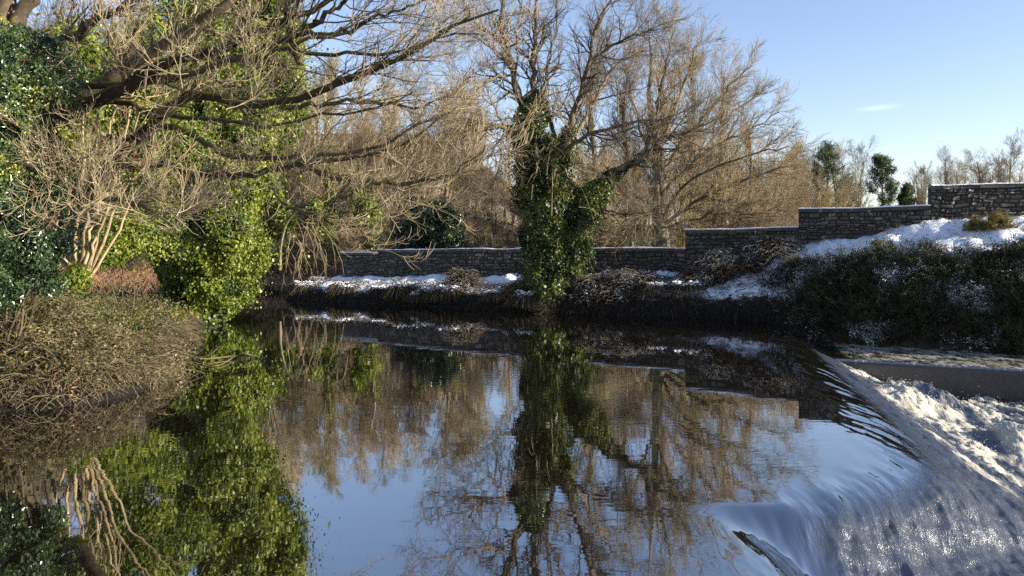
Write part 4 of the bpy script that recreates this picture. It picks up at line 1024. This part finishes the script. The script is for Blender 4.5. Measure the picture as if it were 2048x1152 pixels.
rbl = MB(); i = rng.integers(0, len(P), 16000); j = rng.integers(1, 6, 16000); c = P[i, j] + rng.normal(size=(16000, 3)) * .07; rbl.leaves(c, np.tile(UP, (16000, 1)), .08, .45, 1, 0); tag(rbl.build('bank_foot_leaves', M_gorse, smooth=False), kind='stuff')
gs = MB(); x, y, dr = pick(1300, lambda x, y, d: (d > 2) & (x > 10.4) & (x < .76 * y + 1) & (seg_dist(x, y, WALL)[1] < 0) & (n2(x, y, .9, 3, 88) > .46), (10.4, 24, 20, 33))
P, R = arcs(x, y, .25, .35, len(x), 6, .006); gs.tubes(P, R, 3); tag(gs.build('grass', M_bramble), kind='stuff')
rb = MB()
x, y, dr = pick(5200, lambda x, y, d: (d > .0) & (d < 4.5) & (x < -12.5) & (y > 45), (-40, -12.5, 45, 58))
P, R = arcs(x, y, 1.0, 1.1, len(x), 6, .013); rb.tubes(P, R, 3)
tag(rb.build('bracken', bark('bracken_stem', (.17, .095, .05), (.46, .28, .16), scale=1.5, vary=.8)), kind='stuff')  # stem colour raised to stand in for sunlight the wood blocks
fl_ = MB()
x, y, dr = pick(9000, lambda x, y, d: (seg_dist(x, y, WALL)[1] > 0) & (d > 3), (-14, 40, 33, 75))
P, R = arcs(x, y, 1.3, 1.0, len(x), 6, .014); fl_.tubes(P, R, 3)
tag(fl_.build('wood_undergrowth', M_bgtwig), kind='stuff')

def mound(name, label, cx, cy, rx, ry, h, n, mat, leaf=None, ln=.8, cat='bramble mound', r0=.011):
    zg = float(gz(cx, cy)); e = empty(name, (cx, cy, zg), label, cat)
    a = rng.uniform(0, 2 * PI, n); q = np.sqrt(rng.random(n)); x = cx + np.cos(a) * q * rx; y = cy + np.sin(a) * q * ry
    top = h * (1 - q ** 2) * (.55 + .9 * n2(x, y, 1.2, 3, 12))
    P, R = arcs(x, y, .3, ln, n, 7, r0); P[:, :, 2] += top[:, None] * rng.uniform(.35, 1.0, (n, 1))
    m = MB(); m.tubes(P, R, 4); m.build('stems', mat, e, loc=(cx, cy, zg))
    if leaf:
        k = leaf[1]; i = rng.integers(0, n, k); j = rng.integers(0, 7, k); lf = MB(); c = P[i, j] + rng.normal(size=(k, 3)) * .06
        lf.leaves(c, np.tile(UP, (k, 1)), leaf[2], .6, 1.3, .2); lf.build('leaves', leaf[0], e, False, loc=(cx, cy, zg))
    return e
M_bl_snow = leafmat('snowy_bramble_leaf', [(0, (.02, .018, .012)), (.7, (.05, .045, .022)), (1, (.12, .09, .05))], .6, .2, .1, snow=.24)
def gpt(px, py, Y): p = at(px, py, Y); return p[0], p[1]
mound('bramble_mound', 'dark bramble mound on the far bank right beside the ivy-clad ash', *gpt(1235, 560, 33.4), 2.0, 1.5, .75, 2600, M_bramble_snow, (M_bl_snow, 5000, .09))
mound('bramble_mound', 'snow-dusted bramble mound against the wall at its middle step', *gpt(1440, 540, 32.6), 1.5, 1.0, 1.0, 2000, M_bramble_snow, (M_bl_snow, 4200, .09))
mound('bramble_mound', 'brown bramble mound between two snow patches left of the gorse', *gpt(1425, 565, 32.2), 1.3, .8, .6, 1700, M_bramble_snow, (M_bl_snow, 3200, .09))
mound('bramble_mound', 'small snowy tussock in front of the lower wall, left of the ivy-clad ash', *gpt(925, 560, 37.6), .8, .7, .75, 900, M_bramble_snow, (M_bl_snow, 900, .08))
mound('bramble_mound', 'pale dead grass tussock on the bank edge just left of the ivy-clad ash', *gpt(1045, 590, 34.6), .9, .7, .45, 1300, M_bramble, None, .7)
mound('reed_tuft', 'russet reed tuft at the water below the ivy-clad ash', *gpt(1095, 612, 33.0), .45, .4, .7, 700, M_redtwig, None, .5, 'reeds', .006)
mound('bramble_mound', 'leafy bramble mound against the wall where the gorse begins', *gpt(1530, 490, 32.4), 1.3, 1.0, .9, 1700, M_bramble_snow, (M_bl_snow, 4200, .09))

for lab, px, py, Y, rx, ry, h, n in (('pale bramble heap at the left edge of the near bank above the water', 70, 700, 13.2, 1.1, .8, .55, 900), ('sunlit bramble heap on the middle of the near bank', 215, 680, 14.6, .9, .8, .5, 800),
                                     ('bramble heap sloping to the water at the outer corner of the near bank', 320, 690, 16.2, .8, .9, .45, 800), ('leafy bramble heap just below the holly', 110, 625, 14.8, 1.0, .8, .5, 800), ('low bramble heap trailing towards the draped ivy tree', 330, 655, 20.5, 1.0, 1.4, .4, 800)):
    mound('bramble_heap', lab, *gpt(px, py, Y), rx, ry, h, n // 2, M_bramble, (M_bankleaf, n * 4, .06), .8, 'brambles', .0062)
def tussock(seed):
    e = empty('grass_tussock', (0, 0, 0), 'x', 'grass tussock', 'grass tussocks along the far bank'); n = 260; K = 7
    a = rng.uniform(0, 2 * PI, n); t = np.linspace(0, 1, K)[None]; L = rng.uniform(.3, .6, (n, 1)); h = rng.uniform(.25, .5, (n, 1)); q = rng.random((n, 1)) * .12
    P = np.stack([np.cos(a)[:, None] * (q + t * L), np.sin(a)[:, None] * (q + t * L), h * (2.2 * t - 2.7 * t * t)], -1); P[:, 1:] += np.cumsum(rng.normal(size=(n, K - 1, 3)) * .012, 1)
    m = MB(); m.tubes(P, np.full((n, 1), .008) * np.linspace(1, .5, K)[None], 3); m.build('blades', M_tuss, e)
    k = 700; c = P[rng.integers(0, n, k), rng.integers(1, 4, k)] + np.array([0, 0, .02]); lf = MB(); lf.leaves(c, np.tile(UP, (k, 1)), .075, .8, 2.5, 0); lf.build('snow', M_snow, e, False)['kind'] = 'stuff'
    return e
M_tuss = bark('tussock_blade', (.025, .019, .012), (.15, .115, .07), scale=2, vary=.9)
tp = [tussock(k) for k in range(3)]
xs_, ys_, ds_ = pick(64, lambda x, y, d: (d > .3) & (d < 1.0) & (x > -13) & (x < 10.2) & (y > 28.5) & (np.abs(x - 1.9) > .9), (-13, 10.2, 28.5, 46))
for k, (x, y) in enumerate(zip(xs_, ys_)):
    lab = 'snow-topped dead grass tussock overhanging the water along the dark far bank'; sc = rng.uniform(.8, 1.8); z = float(gz(x, y)) + .02
    if k < 3: o = tp[k]; o.location = (x, y, z); o.scale = (sc, sc, sc * .9); o['label'] = lab
    else: dup(tp[k % 3], (x, y, z), rng.uniform(0, 6.28), (sc, sc, sc * rng.uniform(.7, 1.1)), lab, 'grass tussocks along the far bank')
# pale hanging twigs at the tip of the far bank
ht = empty('weeping_shrub', at(600, 470, 44.5), 'pale drooping twigs hanging to the water at the tip of the snowy bank', 'shrub'); oht = np.array(ht.location)
P0 = np.stack([at(rng.uniform(575, 665), rng.uniform(410, 500), 43.6 + rng.normal() * .5) for _ in range(26)]); K = 9; d = np.tile(np.array([.25, -.1, -.1]), (26, 1)); p = P0; o = [p]
for k in range(K - 1):
    d = nrm(d + rng.normal(size=d.shape) * .25 + np.array([.0, 0, -.3])); p = p + d * rng.uniform(.2, .42, (26, 1)); o.append(p)
p1 = np.stack(o, 1); r1_ = np.full((26, 1), .013) * np.linspace(1, .4, K)
p2, r2 = grow(p1, r1_, 4, .3, 1, (.4, .9), (.4, .9), 5, .2, (0, 0, -.1), .7, .5, .008)
m = MB(); m.tubes(p1, r1_, 4); m.tubes(p2, r2, 3); m.build('twigs', M_stem, ht, loc=oht)
P, R = limb([(560, 540, 47), (565, 470, 46), (590, 425, 45), (630, 415, 44)], .09, .03, 12); m = MB(); m.tubes(P, R, 6); m.build('trunk', M_stem, ht, loc=oht)

# gorse bushes down the right-hand bank
def gorse(name, label, rad, seed, mat, n=900, group=None):
    r = np.random.default_rng(seed); e = empty(name, (0, 0, 0), label, 'bush', group)
    d = nrm(r.normal(size=(60, 3)) + UP * .5); d[:, 2] = np.abs(d[:, 2]); K = 6
    L = r.uniform(.6, 1.1, (60, 1)) * rad
    P = np.stack([d * L * t + UP * .15 * rad * t * t - UP * .1 for t in np.linspace(0, 1, K)], 1); P[:, 1:] += r.normal(size=(60, K - 1, 3)) * .05 * rad
    R = np.full((60, 1), .02) * np.linspace(1, .3, K)
    st = MB(); st.tubes(P, R, 4)
    p2, r2 = grow(P, R, 9, .3, 1, (.4, 1), (.25 * rad, .5 * rad), 5, .2, (0, 0, .12), .5, .4, .005, r=r); st.tubes(p2, r2, 3); st.build('stems', M_bramble, e)
    i = r.integers(0, len(p2), n * 9); j = r.integers(1, 5, n * 9); c = p2[i, j] + r.normal(size=(n * 9, 3)) * .05 * rad
    sp = MB(); sp.leaves(c, nrm(c) * .3 + UP * .4, .085, .30, .6, -.8, r=r); sp.build('spines', mat, e, False)
    return e
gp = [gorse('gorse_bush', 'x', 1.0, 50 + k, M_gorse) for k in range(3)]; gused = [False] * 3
def put_gorse(px, Y, s, label, group=None, dz=0):
    x = (px - CX) * Y / F; z = float(gz(x, Y)) + dz; k = int(rng.integers(3)); a = rng.uniform(0, 6.28)
    if not gused[k]:
        gused[k] = True; o = gp[k]; o.location = (x, Y, z); o.rotation_euler.z = a; o.scale = (s, s, s); o['label'] = label
        if group: o['group'] = group
    else: o = dup(gp[k], (x, Y, z), a, s, label, group)
GL = ('dark gorse bush dusted with snow in the dense thicket on the right-hand bank', 'gorse thicket on the right-hand bank')
tag(gp[0], group=GL[1])
xs, ys, drs = pick(125, lambda x, y, d: (d > .1) & (x > 10.2) & (x < .76 * y + 1) & (seg_dist(x, y, WALL)[0] > 4.6 + .9 * np.sin(x * 1.3)) & (seg_dist(x, y, WALL)[1] < 0), (10.2, 24, 17, 32))
xs2, ys2, d2 = pick(80, lambda x, y, d: (d > -.3) & (d < 1.8) & (x > 10.4) & (x < .76 * y + 1), (10.4, 24, 16, 30))
xs, ys, drs = np.r_[xs, xs2], np.r_[ys, ys2], np.r_[drs, d2]
for x, y, d in sorted(zip(xs, ys, drs), key=lambda t: t[1]):
    put_gorse(CX + x * F / y, y, rng.uniform(.65, 1.0) * (1.0 if d < 3 else .75), *GL)
gg = gorse('gorse_bush', 'gorse bush coloured golden as if sunlit on the snow slope below the fourth wall section', .8, 61, M_gorse_sunlit, 700)
def pg(o, px, py, Y, s, label):
    x = (px - CX) * Y / F; o.location = (x, Y, float(gz(x, Y)) - .05); o.scale = (s, s, s); o['label'] = label
pg(gg, 1772, 480, 28.6, .8, 'gorse bush coloured golden as if sunlit, largest on the snow slope below the fourth wall section')
for px, Y, s, lab in ((1752, 29.6, .4, 'tiny gorse sprig coloured golden as if sunlit at the foot of the fourth wall section'), (1595, 30.6, .6, 'gorse bush coloured yellowish as if sunlit at the wall step where the snow slope starts'), (1955, 28.3, .6, 'left one of two gorse bushes coloured as if sunlit below the highest wall section'), (2000, 28.0, .75, 'right one of two gorse bushes coloured as if sunlit below the highest wall section'), (1562, 33.8, .6, 'gorse tuft coloured as if sunlit peeping over the third wall section')):
    x = (px - CX) * Y / F; dup(gg, (x, Y, float(gz(x, Y)) - .05), rng.uniform(0, 6), s, lab)

# snagged branch floating off the left bank
fb = MB(); b0 = at(395, 722, 0); Yb = 2.5 * F / (718 - HY)
def wpt(px, py, z=.03): Y_ = (CAMZ - z) * F / (py - HY); return np.array([(px - CX) * Y_ / F, Y_, z])
c0 = wpt(470, 712)
for pts, r0, r1 in (([(375, 712, .12), (410, 718, .06), (450, 714, .05), (480, 711, .07), (515, 712, .05)], .02, .02), ([(480, 711, .07), (492, 708, .12), (505, 712, .05)], .03, .02), ([(390, 722, .03), (430, 732, .02), (455, 722, .04), (470, 712, .06)], .012, .012), ([(470, 712, .06), (452, 703, .1), (440, 697, .16)], .012, .006), ([(400, 718, .05), (425, 705, .2), (440, 692, .3)], .012, .005)):
    P = poly(np.array([wpt(a, b, z) for a, b, z in pts]), 12); fb.tubes(P, np.linspace(r0, r1, 12), 6)
tag(fb.build('floating_branch', M_limb), 'dark dead branch snagged in the water just off the left bank', 'branch')

# ------------------------------------------------------------------ light, sky, camera
EL, AZ = math.radians(14), math.radians(107)           # azimuth clockwise from +Y
sdir = Vector((math.sin(AZ) * math.cos(EL), math.cos(AZ) * math.cos(EL), math.sin(EL)))
sun = bpy.data.lights.new('sun', 'SUN'); sun.energy = 5.0; sun.angle = math.radians(.5); sun.color = (1, .895, .73)
so = bpy.data.objects.new('sun', sun); col.objects.link(so); so.rotation_euler = sdir.to_track_quat('Z', 'Y').to_euler(); so.location = (40, 0, 30)
w = bpy.data.worlds.new('World'); scn.world = w; w.use_nodes = True; nt = w.node_tree; nt.nodes.clear()
sky = nd(nt, 'ShaderNodeTexSky'); sky.sky_type = 'NISHITA'; sky.sun_disc = False; sky.sun_elevation = EL; sky.sun_rotation = AZ
sky.air_density = 1.0; sky.dust_density = .1; sky.ozone_density = 3.0
bg = nd(nt, 'ShaderNodeBackground'); bg.inputs[1].default_value = .104
tc = nd(nt, 'ShaderNodeTexCoord'); sp_ = nd(nt, 'ShaderNodeSeparateXYZ'); nt.links.new(tc.outputs['Generated'], sp_.inputs[0])
# one wisp of cirrus
az_ = mth(nt, 'DIVIDE', sp_.outputs[0], mth(nt, 'MAXIMUM', sp_.outputs[1], .05)); el_ = mth(nt, 'DIVIDE', sp_.outputs[2], mth(nt, 'MAXIMUM', sp_.outputs[1], .05))
du = mth(nt, 'SUBTRACT', az_, .478); dv = mth(nt, 'SUBTRACT', mth(nt, 'SUBTRACT', el_, .192), mth(nt, 'MULTIPLY', du, .12))
wn = noise(nt, 26, 4, .6, tc.outputs['Generated'])
q = mth(nt, 'ADD', mth(nt, 'POWER', mth(nt, 'ABSOLUTE', mth(nt, 'DIVIDE', du, .022)), 2), mth(nt, 'POWER', mth(nt, 'ABSOLUTE', mth(nt, 'DIVIDE', dv, .003)), 2))
wisp = mth(nt, 'MULTIPLY', mth(nt, 'MULTIPLY', mth(nt, 'EXPONENT', mth(nt, 'MULTIPLY', q, -1)), wn), .22)
tint = nd(nt, 'ShaderNodeVectorMath'); tint.operation = 'MULTIPLY'; nt.links.new(sky.outputs[0], tint.inputs[0]); tint.inputs[1].default_value = (1.30, 1.02, .97)
skc = mixc(nt, wisp, tint.outputs[0], (9, 9.3, 9.8))
nt.links.new(skc, bg.inputs[0])
wo = nd(nt, 'ShaderNodeOutputWorld'); nt.links.new(bg.outputs[0], wo.inputs[0])

cam = bpy.data.cameras.new('camera'); cam.sensor_width = 36; cam.lens = 36 * F / 2048; cam.shift_y = -(576 - HY) / 2048; cam.clip_end = 6000
co = bpy.data.objects.new('camera', cam); col.objects.link(co); co.location = (0, 0, CAMZ); co.rotation_euler = (PI / 2, 0, 0); scn.camera = co
vs_ = scn.view_settings; vs_.view_transform = 'Standard'; vs_.look = 'None'; vs_.exposure = 1.48; vs_.gamma = 1
scn.cycles.sample_clamp_direct = 5; scn.cycles.sample_clamp_indirect = 3; scn.cycles.max_bounces = 6; scn.cycles.use_denoising = False
